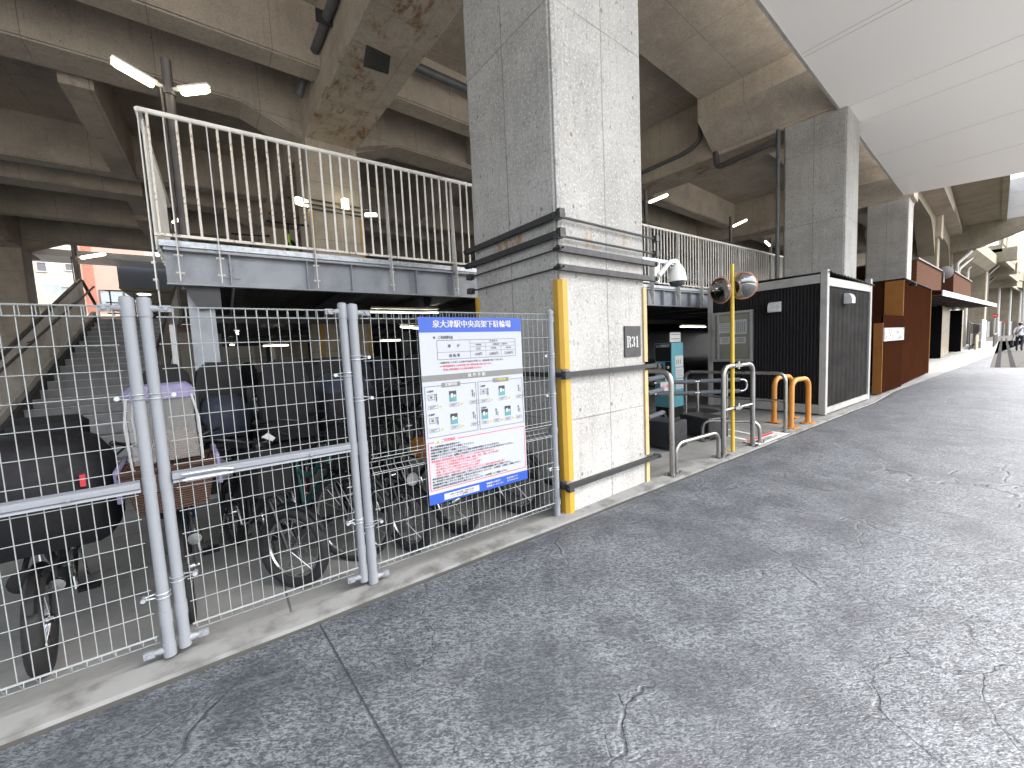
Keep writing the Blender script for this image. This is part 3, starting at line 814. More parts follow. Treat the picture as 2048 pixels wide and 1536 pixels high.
def gate_post(parent, x, y, z0, z1, r, dirn=0, cap=True, foot=False):
    g = MB()
    pr = [(r, z0), (r, z1 - .09), (r * 1.14, z1 - .09), (r * 1.14, z1 - .012), (r * 1.05, z1), (r * .6, z1 + .006), (0.0005, z1 + .008)]
    g.lathe(pr, 20, 0, Matrix.Translation((x, y, 0)))
    for z in (z0 + .0, z0 + .17):
        g.lathe([(r * 1.1, z), (r * 1.1, z + .07)], 20, 0, Matrix.Translation((x, y, 0)))
    g.lathe([(r * 1.1, .885), (r * 1.1, .965)], 20, 0, Matrix.Translation((x, y, 0)))
    if dirn:
        for z in (z1 - .05, z0 + .035):
            g.tube([(x + dirn * r * .6, y, z), (x + dirn * (r + .012), y, z), (x + dirn * (r + .035), y, z)], [.021, .017, .012], 10)
            g.box(min(x + dirn * (r + .032), x + dirn * (r + .075)), max(x + dirn * (r + .032), x + dirn * (r + .075)), y - .010, y + .010, z - .016, z + .016)
            g.cyl((x + dirn * (r + .054), y - .02, z), (x + dirn * (r + .054), y - .008, z), .010, 8)
    obj('post', g, 'fence_grey', parent)
def tie_clamp(parent, x, y, z, r, dirn):
    g = MB(); R = r + .005; L = .048
    for dz in (-.011, .011):
        pts = [(x + dirn * (r + L), y - .005, z + dz * .4)] + [(x + dirn * cos(a) * R, y - sin(a) * R, z + dz) for a in [pi * k / 8 for k in range(9)]] 
        g.tube(pts, .0028, 5)
        pts = [(x + dirn * (r + L), y + .005, z + dz * .4)] + [(x + dirn * cos(a) * R, y + sin(a) * R, z + dz) for a in [pi * k / 8 for k in range(9)]]
        g.tube(pts, .0028, 5)
    g.cyl((x + dirn * (r + L), y - .022, z), (x + dirn * (r + L), y + .014, z), .011, 8)
    obj('clamp', g, 'galv', parent)
def flat_rail(parent, x0, x1, z, y):
    g = MB(); h = .058
    g.prism([(y - .028, z - h / 2), (y - .022, z - h / 2 + .012), (y - .034, z - h / 2 + .02), (y - .034, z + h / 2 - .02), (y - .022, z + h / 2 - .012), (y - .028, z + h / 2), (y - .008, z + h / 2), (y - .008, z - h / 2)], x0, x1, 'x')
    for x in (x0 + (x1 - x0) * .26, x0 + (x1 - x0) * .74): g.cyl((x, y - .042, z), (x, y - .03, z), .011, 8)
    obj('rail', g, 'fence_grey', parent)
G1 = thing('gate_leaf', 'left mesh gate leaf cut off by the picture edge, before the staircase', 'gate', (-.357, FY, 0), 0, 'mesh gate leaves')
gate_post(G1, 0, 0, .035, 1.836, .0245, -1); gate_post(G1, -.98, 0, .035, 1.836, .0245, 1)
obj('mesh_panel', mesh_wires(-.945, -.052, .10, 1.80, -.01), 'wire', G1)
flat_rail(G1, -.94, -.03, .93, 0)
for z in (1.36, .36): tie_clamp(G1, 0, 0, z, .0245, -1)
G2 = thing('gate_leaf', 'right mesh gate leaf standing between the paired grey posts', 'gate', (-.296, FY + .01, 0), 0, 'mesh gate leaves')
gate_post(G2, 0, 0, .05, 1.836, .0245, 1); gate_post(G2, .908, 0, .05, 1.836, .0245, -1)
obj('mesh_panel', mesh_wires(.052, .865, .10, 1.80, -.01), 'wire', G2)
flat_rail(G2, .03, .885, .945, 0)
for z in (1.36, .42): tie_clamp(G2, 0, 0, z, .0245, 1)
for z in (1.40, .46): tie_clamp(G2, .908, 0, z, .0245, -1)
g = MB(); g.box(.08, .26, -.046, -.036, .915, .935); g.tube([(.07, -.05, .955), (.22, -.052, .955), (.28, -.052, .945), (.28, -.052, .925), (.07, -.05, .925)], .006, 6)
obj('latch_bolt', g, 'galv', G2)
F3 = thing('mesh_fence', 'fixed mesh fence panel carrying the parking notice beside the pillar', 'fence', (.668, FY, 0))
gate_post(F3, 0, 0, .02, 1.83, .028, 1); 
g = MB(); g.lathe([(.029, .0), (.029, 1.79), (.034, 1.79), (.034, 1.815), (.022, 1.828), (.008, 1.84), (.0005, 1.842)], 16, 0, Matrix.Translation((1.62, 0, 0)))
for z in (.12, .76, 1.72): g.lathe([(.034, z), (.034, z + .05)], 16, 0, Matrix.Translation((1.62, 0, 0)))
obj('post', g, 'fence_grey', F3)
obj('mesh_panel', mesh_wires(.055, 1.575, .085, 1.80, -.01, True, .80, True), 'wire', F3)
for z in (1.50, 1.24, .42): tie_clamp(F3, 0, 0, z, .028, 1)
for z in (1.44, 1.10, .45): tie_clamp(F3, 1.62, 0, z, .029, -1)

# ------------------------------------------------------------------ notice board on the fence
SG = thing('notice_sign', 'large white and blue bicycle parking notice wired to the mesh fence', 'sign', (1.08, FY - .034, .44), 0)
SW, SH = .868, 1.315
g = MB(); g.bbox(0, SW, -.003, .003, 0, SH, .002)
obj('board', g, 'sign_white', SG)
mats = ['sign_blue', 'sign_grey', 'ink', 'ink_red', 'white', 'ink_yellow', 'ink_teal', 'ink_grey']
BL, GR, IK, RD, WH, YL, TL, GY = range(8)
g = MB(); T = MB()
U, Vv = (1, 0, 0), (0, 0, 1)
def fy(f): return SH * (1 - f)
def R_(x0, x1, f0, f1, mi, d=.0042, mb=None):
    (mb or g).quad((SW * x0, -d, fy(f1)), (SW * x1, -d, fy(f1)), (SW * x1, -d, fy(f0)), (SW * x0, -d, fy(f0)), mi)
def TX(s, x, f, size, mi=IK, al='LEFT', bold=.0, sx=1.0, sp=1.0, d=.0062):
    ks = [0.0] if bold < .0004 else ([-1, 0, 1] if bold > .0012 else [-.6, .6])
    for q, k in enumerate(ks): text_into(T, s, size * SH, (SW * x + k * bold * SH * .8, -d - q * .0003, fy(f)), U, Vv, mi, al, .00018, sx, sp)
def FR(x0, x1, f0, f1, mi, w=.0022):
    w *= 1.35
    wx, wf = w, w * SW / SH
    R_(x0, x1, f0, f0 + wf, mi, .0048); R_(x0, x1, f1 - wf, f1, mi, .0048); R_(x0, x0 + wx, f0 + wf, f1 - wf, mi, .0048); R_(x1 - wx, x1, f0 + wf, f1 - wf, mi, .0048)
R_(0, 1, 0, .080, BL)
TX('泉大津駅中央高架下駐輪場', .5, .0385, .043, WH, 'CENTER', .0016, .98)
TX('●', .115, .108, .016, IK); TX('ご利用料金', .155, .108, .0185, IK, 'LEFT', .0006)
x0, x1, f0, f1 = .145, .925, .122, .226
FR(x0, x1, f0, f1, IK, .002)
for x in (.45,): R_(x, x + .002, f0, f1, IK, .0048)
R_(.605, .607, .142, f1, IK, .0048); R_(.765, .767, .162, f1, IK, .0048)
R_(.45, x1, .142, .1432, IK, .0048); R_(.45, x1, .162, .1632, IK, .0048); R_(x0, x1, .186, .1872, IK, .0048)
TX('車　　種', .30, .155, .019, IK, 'CENTER', .0006); TX('自 転 車', .30, .207, .019, IK, 'CENTER', .0006)
TX('利 用 区 分', .69, .132, .0115, IK, 'CENTER'); TX('一時利用', .528, .1525, .0115, IK, 'CENTER'); TX('定期利用（一般料金）', .765, .1525, .0110, IK, 'CENTER')
TX('1日1回', .528, .1745, .0115, IK, 'CENTER'); TX('1月利用', .685, .1745, .0115, IK, 'CENTER'); TX('3月利用', .845, .1745, .0115, IK, 'CENTER')
TX('150円', .528, .2065, .021, IK, 'CENTER', .0003); TX('2,800円', .686, .2065, .021, IK, 'CENTER', .0003, .95); TX('7,500円', .846, .2065, .021, IK, 'CENTER', .0003, .95)
TX('※定期利用につきましては体の不自由な方等には、減免制度を設けてあります。', .16, .243, .0118, IK, 'LEFT', .0002)
TX('※一時利用料金の１日は午前１時～翌日午前１時となります。', .16, .262, .0122, RD, 'LEFT', .0004)
TX('（午前１時を経過すると料金が加算されます）', .175, .281, .0122, RD, 'LEFT', .0004)
R_(0, 1, .305, .338, GR)
TX('操 作 手 順', .5, .3215, .024, WH, 'CENTER', .0009)
for k, (bx0, bx1) in enumerate(((.015, .487), (.505, .985))):
    FR(bx0, bx1, .362, .638, GY, .0032)
    cx = (bx0 + bx1) / 2
    R_(cx - .085, cx + .085, .350, .374, GR, .0052)
    TX(('定期利用', '一時利用')[k], cx, .3615, .0185, (WH, YL)[k], 'CENTER', .0010)
    for r, ty in enumerate(('入庫時', '出庫時')):
        ff = .390 + r * .125
        TX(ty, bx0 + .02, ff, .0125, IK, 'LEFT', .0004)
        n_ = 3 if not (k == 1 and r == 1) else 4
        for q in range(n_):
            qx = bx0 + .035 + q * (.40 / (n_ - 1)) * (.92 if n_ == 4 else .95)
            if n_ == 3 and q == 1 or n_ == 4 and q in (0, 2):
                R_(qx - .012, qx + .055, ff + .008, ff + .028, IK, .0048); R_(qx - .012, qx + .055, ff + .028, ff + .066, TL, .0048)
                R_(qx + .004, qx + .024, ff + .022, ff + .044, WH, .0053); R_(qx + .03, qx + .045, ff + .030, ff + .040, WH, .0053)
            else:
                if q == 0:
                    FR(qx - .01, qx + .05, ff + .016, ff + .046, GY, .003); R_(qx + .008, qx + .03, ff + .024, ff + .038, GY, .0049)
                R_(qx + .055 if q == 0 else qx + .01, qx + .072 if q == 0 else qx + .028, ff + .014, ff + .026, GY, .0049)
                R_(qx + .058 if q == 0 else qx + .013, qx + .070 if q == 0 else qx + .026, ff + .028, ff + .052, GY, .0049)
                R_(qx + .062 if q == 0 else qx + .034, qx + .066 if q == 0 else qx + .038, ff + .03, ff + .058, IK, .0051)
            FR(qx - .012, qx + .075 if n_ == 3 else qx + .055, ff + .075, ff + .094, GY, .0018)
            R_(qx, qx + .055 if n_ == 3 else qx + .04, ff + .080, ff + .0835, GY, .0049); R_(qx, qx + .035, ff + .0865, ff + .089, GY, .0049)
            if q < n_ - 1:
                ax = qx + (.095 if n_ == 3 else .072)
                T.add([(SW * ax, -.005, fy(ff + .076)), (SW * ax, -.005, fy(ff + .094)), (SW * (ax + .022), -.005, fy(ff + .085))], [(0, 1, 2)], YL)
FR(.015, .985, .662, .925, RD, .0036)
R_(.07, .28, .656, .670, WH, .0052)
T.add([(SW * .088, -.0058, fy(.671)), (SW * .118, -.0058, fy(.671)), (SW * .103, -.0058, fy(.652))], [(0, 1, 2)], YL)
TX('!', .103, .664, .013, IK, 'CENTER', .0004)
TX('ご利用規約', .13, .662, .0175, RD, 'LEFT', .0005)
rules = [('●この駐輪場は自転車専用です。', IK), ('●駐輪場内は車両から降りて移動してください。', IK), ('●線の内側に整列して駐輪してください。', IK),
         ('●通路および空きスペースに駐輪された場合は車両を移動させていただきます。', IK), ('●本ゲートシステムは、盗難防止を目的としたものではありませんので必ず鍵をかけてください。', IK),
         ('●駐輪場の運営管理者は下記の事項について一切の責任を負いかねます。', RD), ('　・車両およびその付属品や積載物の損傷、盗難、紛失、事故、災害等の損害', RD),
         ('　・車両およびご利用者相互のトラブルによる損害', RD), ('　・他の車両による入出庫を妨げられたことによる損害', RD), ('　・地震、雷害、火災、水害等の不可抗力による損害', RD),
         ('　・機器の不具合や停電の復旧にかかる間にお待ちいただく時間や損失機会等の損害', RD), ('●定期利用の場合、定期お申込み時にご提示いただいた定期利用期間に限りご利用ください。', IK),
         ('●一時利用で14日を超えて駐輪する場合は係員またはコールセンター（24時間）に事前にご連絡ください。', IK), ('●駐輪場内で紙くずやゴミを放置しないでください。', IK), ('●機器の故障等の異常発生時は係員またはコールセンター（24時間）にご連絡ください。', IK)]
for k, (s_, c_) in enumerate(rules): TX(s_, .035, .689 + k * .0158, .0124, c_, 'LEFT', .0004 if c_ == IK else .0001)
R_(0, 1, .944, 1, BL)
R_(.13, .465, .956, .990, WH, .0052)
TX('入庫から車の定期・出庫は係員の', .297, .967, .0105, IK, 'CENTER', .0); TX('インターホンまで御連絡ください', .297, .980, .0105, IK, 'CENTER', .0)
TX('駐輪場のお問合せ', .54, .963, .0125, WH, 'LEFT', .0005); TX('駐輪場コールセンター', .54, .980, .0125, WH, 'LEFT', .0005)
TX('株式会社サイカ', .76, .963, .0115, WH, 'LEFT', .0004); TX('☎ 0120-300-907', .76, .980, .0115, WH, 'LEFT', .0004)
obj('printed_panel', g, mats, SG); obj('lettering', T, mats, SG)

# ------------------------------------------------------------------ R31 plate
PL = thing('number_plate', 'small dark square plate reading R31 in white stencil letters', 'sign', P(1, .87, -.012, 1.38), radians(2.5))
g = MB(); g.box(0, .265, -.004, .009, 0, .31); obj('plate', g, 'plate_dark', PL)
g = MB()
def st(polys, ox):
    for p in polys: g.add([(ox + a * .0098, -.0062, .095 + b * .0115) for a, b in p], [tuple(range(len(p)))], 0)
def arcq(cx, cy, r0, r1, a0, a1, n=7, ky=1.0):
    out = []
    for i in range(n):
        t0 = radians(a0 + (a1 - a0) * i / n); t1 = radians(a0 + (a1 - a0) * (i + 1) / n)
        out.append([(cx + cos(t0) * r0, cy + sin(t0) * r0 * ky), (cx + cos(t0) * r1, cy + sin(t0) * r1 * ky), (cx + cos(t1) * r1, cy + sin(t1) * r1 * ky), (cx + cos(t1) * r0, cy + sin(t1) * r0 * ky)])
    return out
Rp = [[(0, 0), (3.3, 0), (3.3, .8), (2.7, .8), (2.7, 9.2), (3.3, 9.2), (3.3, 10), (0, 10), (0, 9.2), (.7, 9.2), (.7, .8), (0, .8)]]
Rp += arcq(3.8, 7.3, 1.0, 3.1, -85, 85, 8, .87) + [[(4.0, 4.6), (5.6, 4.6), (6.4, 3.2), (6.5, .8), (7.4, .6), (7.4, 0), (4.9, 0), (4.6, 2.6)]]
st(Rp, .028)
Tp = arcq(2.7, 7.4, .9, 2.9, -80, 70, 8, .9) + arcq(2.7, 7.4, .9, 2.9, 110, 170, 4, .9) + arcq(2.7, 2.7, .9, 3.1, -70, 85, 8, .87) + arcq(2.7, 2.7, .9, 3.1, 185, 250, 4, .87)
st(Tp, .108)
st([[(1.2, 0), (5.0, 0), (5.0, .8), (4.2, .8), (4.2, 10), (3.0, 10), (1.0, 8.6), (1.0, 7.8), (2.1, 8.0), (2.1, .8), (1.2, .8)]], .172)
obj('lettering', g, 'white', PL)

# ================================================================== UPPER DECK
DK = thing('bicycle_deck', 'raised blue grey steel deck for bicycles running behind the pillars', 'deck', (0, 5.5, 0))
DX0, DX1 = -.42, 44.0
DYB = 18.5
g = MB(); g.box(DX0, DX1, 0.0, DYB, 2.72, 2.79); obj('deck_floor', g, 'galv', DK)
g = MB(); g.box(DX0, DX1, -.035, -.001, 2.74, 2.80); g.box(DX0 - .03, DX0 - .001, -.03, DYB, 2.74, 2.80); obj('edge_strip', g, 'galv', DK)
# front channel beam
g = MB()
g.box(DX0, DX1, .03, .045, 2.36, 2.70); g.box(DX0, DX1, -.06, .03, 2.695, 2.712); g.box(DX0, DX1, -.06, .03, 2.345, 2.36)
obj('edge_beam', g, 'steel', DK)
for x in [.33 - .42 + .22, .9, 1.42, 2.3, 2.87, 3.6, 4.6, 5.6, 6.6, 7.62, 8.2, 8.66, 9.3, 9.7, 10.6, 11.6, 12.6]:
    g = MB(); g.box(x, x + .012, -.055, .03, 2.36, 2.695); obj('stiffener', g, 'steel', DK)
# splice plate with bolts
for x in (.06, 9.85):
    g = MB(); g.box(x, x + .16, .018, .03, 2.45, 2.66)
    for z in (2.49, 2.555, 2.62):
        g.cyl((x + .08, .002, z), (x + .08, .02, z), .024, 8)
    obj('splice_plate', g, 'steel', DK)
# floor joists underneath and corrugated soffit
g = MB()
for k in range(28):
    x = DX0 + .6 + k * 1.6
    g.box(x, x + .12, .06, DYB, 2.46, 2.70)
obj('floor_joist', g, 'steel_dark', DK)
g = MB(); 
for k in range(4): g.box(DX0 + .1, DX1, 4.2 + k * 4.4, 4.35 + k * 4.4, 2.30, 2.455)
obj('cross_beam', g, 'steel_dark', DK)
n = 180; vs = []
w_ = (DX1 - DX0) / n
for k in range(n + 1):
    x = DX0 + k * w_; z = 2.712 if (k % 2) else 2.695
    vs += [(x, .05, z), (x, DYB, z)]
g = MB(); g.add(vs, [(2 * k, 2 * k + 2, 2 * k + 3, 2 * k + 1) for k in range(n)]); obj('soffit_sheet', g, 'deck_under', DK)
def hcol(x, y, z1=2.34):
    g = MB(); b, h = .115, .115
    g.box(x - b, x + b, y - h, y - h + .014, 0, z1); g.box(x - b, x + b, y + h - .014, y + h, 0, z1); g.box(x - .006, x + .006, y - h + .015, y + h - .015, 0, z1)
    g.box(x - .18, x + .18, y - .18, y + .18, .004, .025)
    g.box(x - .15, x + .15, y - .15, y + .15, z1 - .02, z1 + .004)
    obj('column', g, 'steel', DK)
hcol(-.16, .22); hcol(-.16, 8.5); hcol(5.3, 8.5); hcol(11.0, 8.5); hcol(16.6, .22)
g = MB(); g.prism([(-.30, 2.36), (.02, 2.36), (.02, 2.13), (-.18, 2.10)], .04, .3, 'y'); obj('bracket', g, 'steel_dark', DK)

# railing of the deck: each baluster its own child
RL = thing('deck_railing', 'chipped white baluster railing along the left end of the deck', 'railing', (0, 5.45, 2.80))
def railing(parent, x0, x1, posts, pitch, zt=1.24, mat='rail_white', rust_to=0):
    g = MB()
    g.tube([(x0 - .02, 0, zt), (x1, 0, zt)], .026, 8); obj('top_rail', g, mat, parent)
    g = MB(); g.box(x0, x1, -.016, .016, .03, .058); obj('bottom_rail', g, 'rail_rust', parent)
    proto = {}
    n = int((x1 - x0) / pitch)
    for k in range(n + 1):
        x = x0 + .045 + k * pitch
        if x > x1 - .02: break
        if any(abs(x - p) < .05 for p in posts): continue
        key = 'r' if x < rust_to else 'w'
        if key not in proto:
            g = MB(); g.cyl((0, 0, .045), (0, 0, zt - .015), .0125, 8); proto[key] = obj('baluster', g, 'rail_rust' if key == 'r' else mat, parent)
            proto[key].location.x = x
        else:
            c = proto[key].copy(); C.objects.link(c); c.location = (x, 0, 0)
    pp = None
    for p in posts:
        if pp is None:
            g = MB(); g.prism([(-.075, -.43), (-.035, -.43), (.055, -.1), (.06, .1), (.02, zt - .03), (-.02, zt - .03), (-.06, .1), (-.075, -.1)], -.005, .005, 'x')
            for z in (-.34, -.16): g.cyl((-.035, -.03, z), (.035, -.03, z), .011, 6)
            pp = obj('rail_post', g, 'plate_white', parent); pp.location.x = p
        else:
            c = pp.copy(); C.objects.link(c); c.location = (p, 0, 0)
railing(RL, -.47, 4.2, [-.30, .05, 1.0, 1.94, 2.92, 3.9], .113, rust_to=.95)
# left return of the railing
g = MB(); g.tube([(-.49, 0, 1.24), (-.52, 3.0, 1.24)], .026, 8); obj('top_rail', g, 'rail_white', RL)
pb = None
for k in range(14):
    if pb is None:
        g = MB(); g.cyl((0, 0, -.08), (0, 0, 1.22), .0125, 8); pb = obj('baluster', g, 'rail_white', RL); pb.location = (-.475, .16, 0)
    else:
        c = pb.copy(); C.objects.link(c); c.location = (-.475 - k * .003, .16 + k * .17, 0)
g = MB(); g.prism([(-.06, -.52), (.02, -.52), (.05, .0), (.035, 1.22), (.01, 1.22), (-.03, .2)], -.50, -.49, 'x')
for z in (-.25, -.42): g.cyl((-.52, -.02, z), (-.485, -.02, z), .016, 8)
obj('end_plate', g, 'plate_white', RL)
g = MB(); g.box(-.50, -.49, .03, .10, -.68, -.40); obj('end_plate', g, 'plate_white', RL)
RR = thing('deck_railing', 'clean white baluster railing of the deck between the two tall pillars', 'railing', (0, 5.45, 2.80))
railing(RR, 6.9, 16.5, [7.74, 8.75, 9.75, 10.72, 11.7, 12.7, 13.7, 14.7], .118)

t = thing('dark_backdrop', 'black backdrop added to darken the view behind the upper bicycle deck', 'wall', (3.2, 23.6, 2.79))  # added black sheet that darkens the gaps between the railing bars
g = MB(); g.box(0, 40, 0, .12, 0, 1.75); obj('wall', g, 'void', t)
g = MB()
for z in (.4, 1.0): g.tube([(0, -.06, z), (40, -.06, z)], .05, 6)
obj('pipe', g, 'pole_dark', t)
# lamp posts on deck
def lamp_tube(parent, base, ang, tilt, ln=.62, mat='lamp', name='tube_lamp'):
    g = MB()
    def rr(k): return [(k * .045 * cos(a), k * .032 * sin(a)) for a in [2 * pi * q / 12 for q in range(12)]]
    # diffuser (lower) + housing (upper)
    m = Matrix.Translation(base) @ Matrix.Rotation(ang, 4, 'Z') @ Matrix.Rotation(-tilt, 4, 'Y')
    d = MB(); prof = []
    d.tube([(.08, 0, -.008), (.10, 0, -.008), (ln - .03, 0, -.008), (ln, 0, -.008)], [.026, .036, .036, .026], 12); d.xf(m)
    obj('diffuser', d, mat, parent)
    h = MB(); h.box(.06, ln + .01, -.030, .030, .026, .046); h.cyl((0, 0, .03), (.09, 0, .03), .02, 8); h.xf(m); obj('housing', h, 'lamp_body', parent)
def lamp_post(label, x, y, z0, z1, arms, col='pole_dark'):
    t = thing('lamp_post', label, 'lamp', (x, y, z0), 0, 'lamps of the bicycle park')
    g = MB(); g.cyl((0, 0, 0), (0, 0, z1 - z0), .047, 10); g.cyl((-.06, -.03, 0), (-.06, -.03, z1 - z0 - .3), .012, 6)
    g.lathe([(.06, z1 - z0 - .36), (.06, z1 - z0 - .29)], 10); g.lathe([(.09, 0), (.09, .012)], 10)
    obj('pole', g, col, t)
    for ang, tilt, ln in arms: lamp_tube(t, (cos(ang) * .05, sin(ang) * .05, z1 - z0 - .33), ang, tilt, ln)
    return t
lamp_post('slender pole with two lit tube lamps behind the left end of the deck railing', -.24, 5.72, 2.80, 4.74, [(radians(205), radians(10), .40), (radians(-32), radians(6), .36)])
lamp_post('pole with one lit tube lamp just right of the big R31 pillar', 9.76, 7.0, 2.80, 5.7, [(radians(-15), radians(22), .75)])
lamp_post('pole with one lit tube lamp midway along the right hand railing', 14.45, 7.0, 2.80, 5.7, [(radians(-15), radians(22), .75)])
lamp_post('pole with a lit lamp half hidden by the pillar behind the cabin', 18.6, 7.4, 2.80, 5.6, [(radians(185), radians(10), .6)])
lamp_post('dark lamp post standing at the top of the staircase', -2.95, 15.2, 1.2, 4.75, [(radians(-20), radians(12), .62)])
lamp_post('far lit lamp pole seen through the leftmost balusters', -.95, 15.5, 2.8, 6.0, [(radians(-60), radians(5), .5)])
# wall lamps on the second row pillar
def wall_lamp(label, x, y, z, w, d, h, rz=0):
    t = thing('wall_lamp', label, 'lamp', (x, y, z), rz, 'wall lamps on the second row pillar')
    g = MB(); g.bbox(-w / 2, w / 2, -d, -.03, -h / 2, h / 2, .015); obj('diffuser', g, 'lamp', t)
    g = MB(); g.box(-w / 2 * .8, w / 2 * .8, -.029, 0.06, -h / 2 * .8, h / 2 * .8); obj('housing', g, 'lamp_body', t)
wall_lamp('bright flood lamp beside the left edge of the second row pillar', 1.80, 11.1, 5.33, .30, .12, .16, radians(30))
wall_lamp('pale box lamp on the cable rack of the second row pillar', 2.82, 11.0, 5.42, .16, .12, .24)
wall_lamp('small lit lamp at the right edge of the second row pillar', 3.52, 11.1, 5.28, .30, .12, .07, radians(-25))

# ================================================================== STAIRCASE
ST = thing('staircase', 'long dark steel staircase climbing to the deck behind the left gate', 'staircase', (-2.62, 7.0, 0))
N_ST = 21; rise, run = 2.80 / N_ST, 7.9 / N_ST
sw = 1.62
g = MB(); e = MB()
for k in range(N_ST):
    y, z = k * run, (k + 1) * rise
    g.box(0.06, sw - .06, y, y + run, z - .035, z - .003)
    g.box(0.06, sw - .06, y + .005, y + .012, z - rise - .003, z - .035)
    e.box(0.06, sw - .06, y - .012, y + .028, z - .003, z + .006)
obj('tread', g, 'stair_steel', ST); obj('nosing', e, 'stair_edge', ST)
sl = 2.80 / 7.9
for x in (0, sw - .05):
    g = MB(); g.prism([(-.35, -.02), (.1, .0), (7.9, 2.62), (7.9, 2.95), (-.35, .10)], x, x + .05, 'x'); obj('stringer', g, 'steel_dark', ST)
# left: lower dado then corrugated cladding rising with the stairs
g = MB(); g.prism([(-.6, -.08), (7.9, 2.80), (7.9, 3.02), (-.6, .12)], -.10, -.02, 'x'); obj('kick_panel', g, 'stair_panel', ST)
g = MB(); n = 64; vs = []
for k in range(n + 1):
    y = -.8 + k * 7.9 / n; z = .88 + (y - 1.6) * .342; x = -.09 if k % 2 else -.04
    zt = z + .62 + (y - 1.6) * .052
    vs += [(x, y, z), (x, y, zt)]
g.add(vs, [(2 * k, 2 * k + 2, 2 * k + 3, 2 * k + 1) for k in range(n)])
vs2 = [(a - .03, b, c) for a, b, c in vs]
g.add(vs2, [(2 * k, 2 * k + 2, 2 * k + 3, 2 * k + 1) for k in range(n)])
obj('side_cladding', g, 'stair_panel', ST)
g = MB(); g.tube([(-.08, -.8, .56), (-.08, 7.1, 3.70), (-.08, 7.3, 3.70), (-.08, 8.3, 3.25)], .035, 8); obj('cap_rail', g, 'pole_dark', ST)
g = MB(); g.tube([(.06, -.3, .85), (.06, 7.6, 3.62)], .02, 8)
for k in range(6): g.cyl((.06, .3 + k * 1.4, 1.06 + k * 1.4 * .3506), (-.03, .3 + k * 1.4, 1.02 + k * 1.4 * .3506), .01, 6)
obj('handrail', g, 'pole_dark', ST)
# right side panel
g = MB(); n = 40; vs = []
for k in range(n + 1):
    y = .6 + k * 7.2 / n; z = .22 + (y) * .349; x = sw + (.04 if k % 2 else .01)
    vs += [(x, y, z), (x, y, z + .78)]
g.add(vs, [(2 * k, 2 * k + 2, 2 * k + 3, 2 * k + 1) for k in range(n)])
g.add([(a + .03, b, c) for a, b, c in vs], [(2 * k, 2 * k + 2, 2 * k + 3, 2 * k + 1) for k in range(n)])
obj('side_cladding', g, 'stair_panel', ST)
g = MB(); g.tube([(sw + .03, .6, 1.2), (sw + .03, 7.8, 3.72)], .03, 8); obj('cap_rail', g, 'pole_dark', ST)
g = MB(); g.box(0, sw, 7.9, 9.2, 2.72, 2.79); obj('landing', g, 'galv', ST)
# landing barrier seen at the top
g = MB()
for z in (3.1, 3.4, 3.75): g.tube([(0, 9.1, z), (sw + .6, 9.1, z)], .018, 6)
for k in range(5): g.cyl((.1 + k * .5, 9.1, 2.79), (.1 + k * .5, 9.1, 3.75), .018, 6)
obj('landing_barrier', g, 'pole_dark', ST)

# white sign board on the left deck column
g = MB(); g.bbox(0, .05, 0, .3, 0, 1.0, .005); o = obj('white_panel', g, 'white', DK, (-.46, .16, .95))

# ================================================================== LEFT BACKGROUND HOUSES
BH = thing('apartment_house', 'cream rendered house with small dark windows seen past the far pillar', 'house', (-12, 40, 0))
g = MB(); g.box(0, 4.15, 0, 9, 0, 10.6); obj('wall', g, 'cream', BH)
def win(parent, x0, x1, z0, z1, y=0, mat='dark_window', fr='alu'):
    g = MB(); g.box(x0, x1, y - .02, y - .002, z0, z1); w = obj('window', g, mat, parent)
    g = MB()
    for a, b, c, d in ((x0 - .06, x1 + .06, z1 + .001, z1 + .06), (x0 - .06, x1 + .06, z0 - .06, z0 - .001), (x0 - .06, x0 - .001, z0, z1), (x1 + .001, x1 + .06, z0, z1)): g.box(a, b, y - .06, y - .002, c, d)
    obj('frame', g, fr, w)
win(BH, 2.45, 2.85, 8.2, 8.75); win(BH, 3.75, 4.1 - .06, 8.35, 8.75)
win(BH, 3.3, 3.95, 6.6, 7.2, 0, 'window')
g = MB(); g.box(2.2, 4.15, -.9, -.001, 5.9, 6.5); obj('balcony', g, 'cream2', BH)
g = MB(); g.box(2.6, 3.5, -.5, -.44, 6.55, 7.3); obj('balcony_screen', g, 'window', BH)
win(BH, 3.4, 4.0, 5.0, 5.6, 0)
g = MB(); g.prism([(1.6, 5.25), (4.3, 5.25), (3.9, 4.5), (1.6, 4.5)], -1.4, -.95, 'y'); obj('low_roof', g, 'roof', BH)
PH = thing('apartment_house', 'salmon pink house with a wide window band beside the cream one', 'house', (-7.75, 41, 0))
g = MB(); g.box(0, 3.5, 0, 8, 0, 11.5); obj('wall', g, 'pink', PH)
g = MB(); g.box(.15, .65, -.05, -.001, 0, 11); obj('pilaster', g, 'brick_red', PH)
win(PH, .85, 2.05, 6.2, 7.2, 0, 'window', 'dark_window'); win(PH, 2.15, 2.8, 6.2, 7.15, 0, 'window', 'dark_window')
win(PH, 1.0, 2.6, 3.2, 4.2, 0, 'dark_window')
g = MB(); g.box(0, 3.5, -.12, -.001, 5.35, 5.5); obj('floor_band', g, 'cream', PH)
SN = thing('station_wing', 'blue grey station wing with an olive soffit beyond the staircase', 'building', (-4.3, 30, 0))
g = MB(); g.box(0, 24, 0, 24, 5.9, 7.1); obj('fascia', g, 'station_grey', SN)
g = MB(); g.box(0, 24, 24.01, 24.3, 0, 5.8); obj('end_wall', g, 'pink', SN)
g = MB(); g.box(-.02, 24, 0.02, 24, 5.82, 5.899); obj('soffit', g, 'olive', SN)
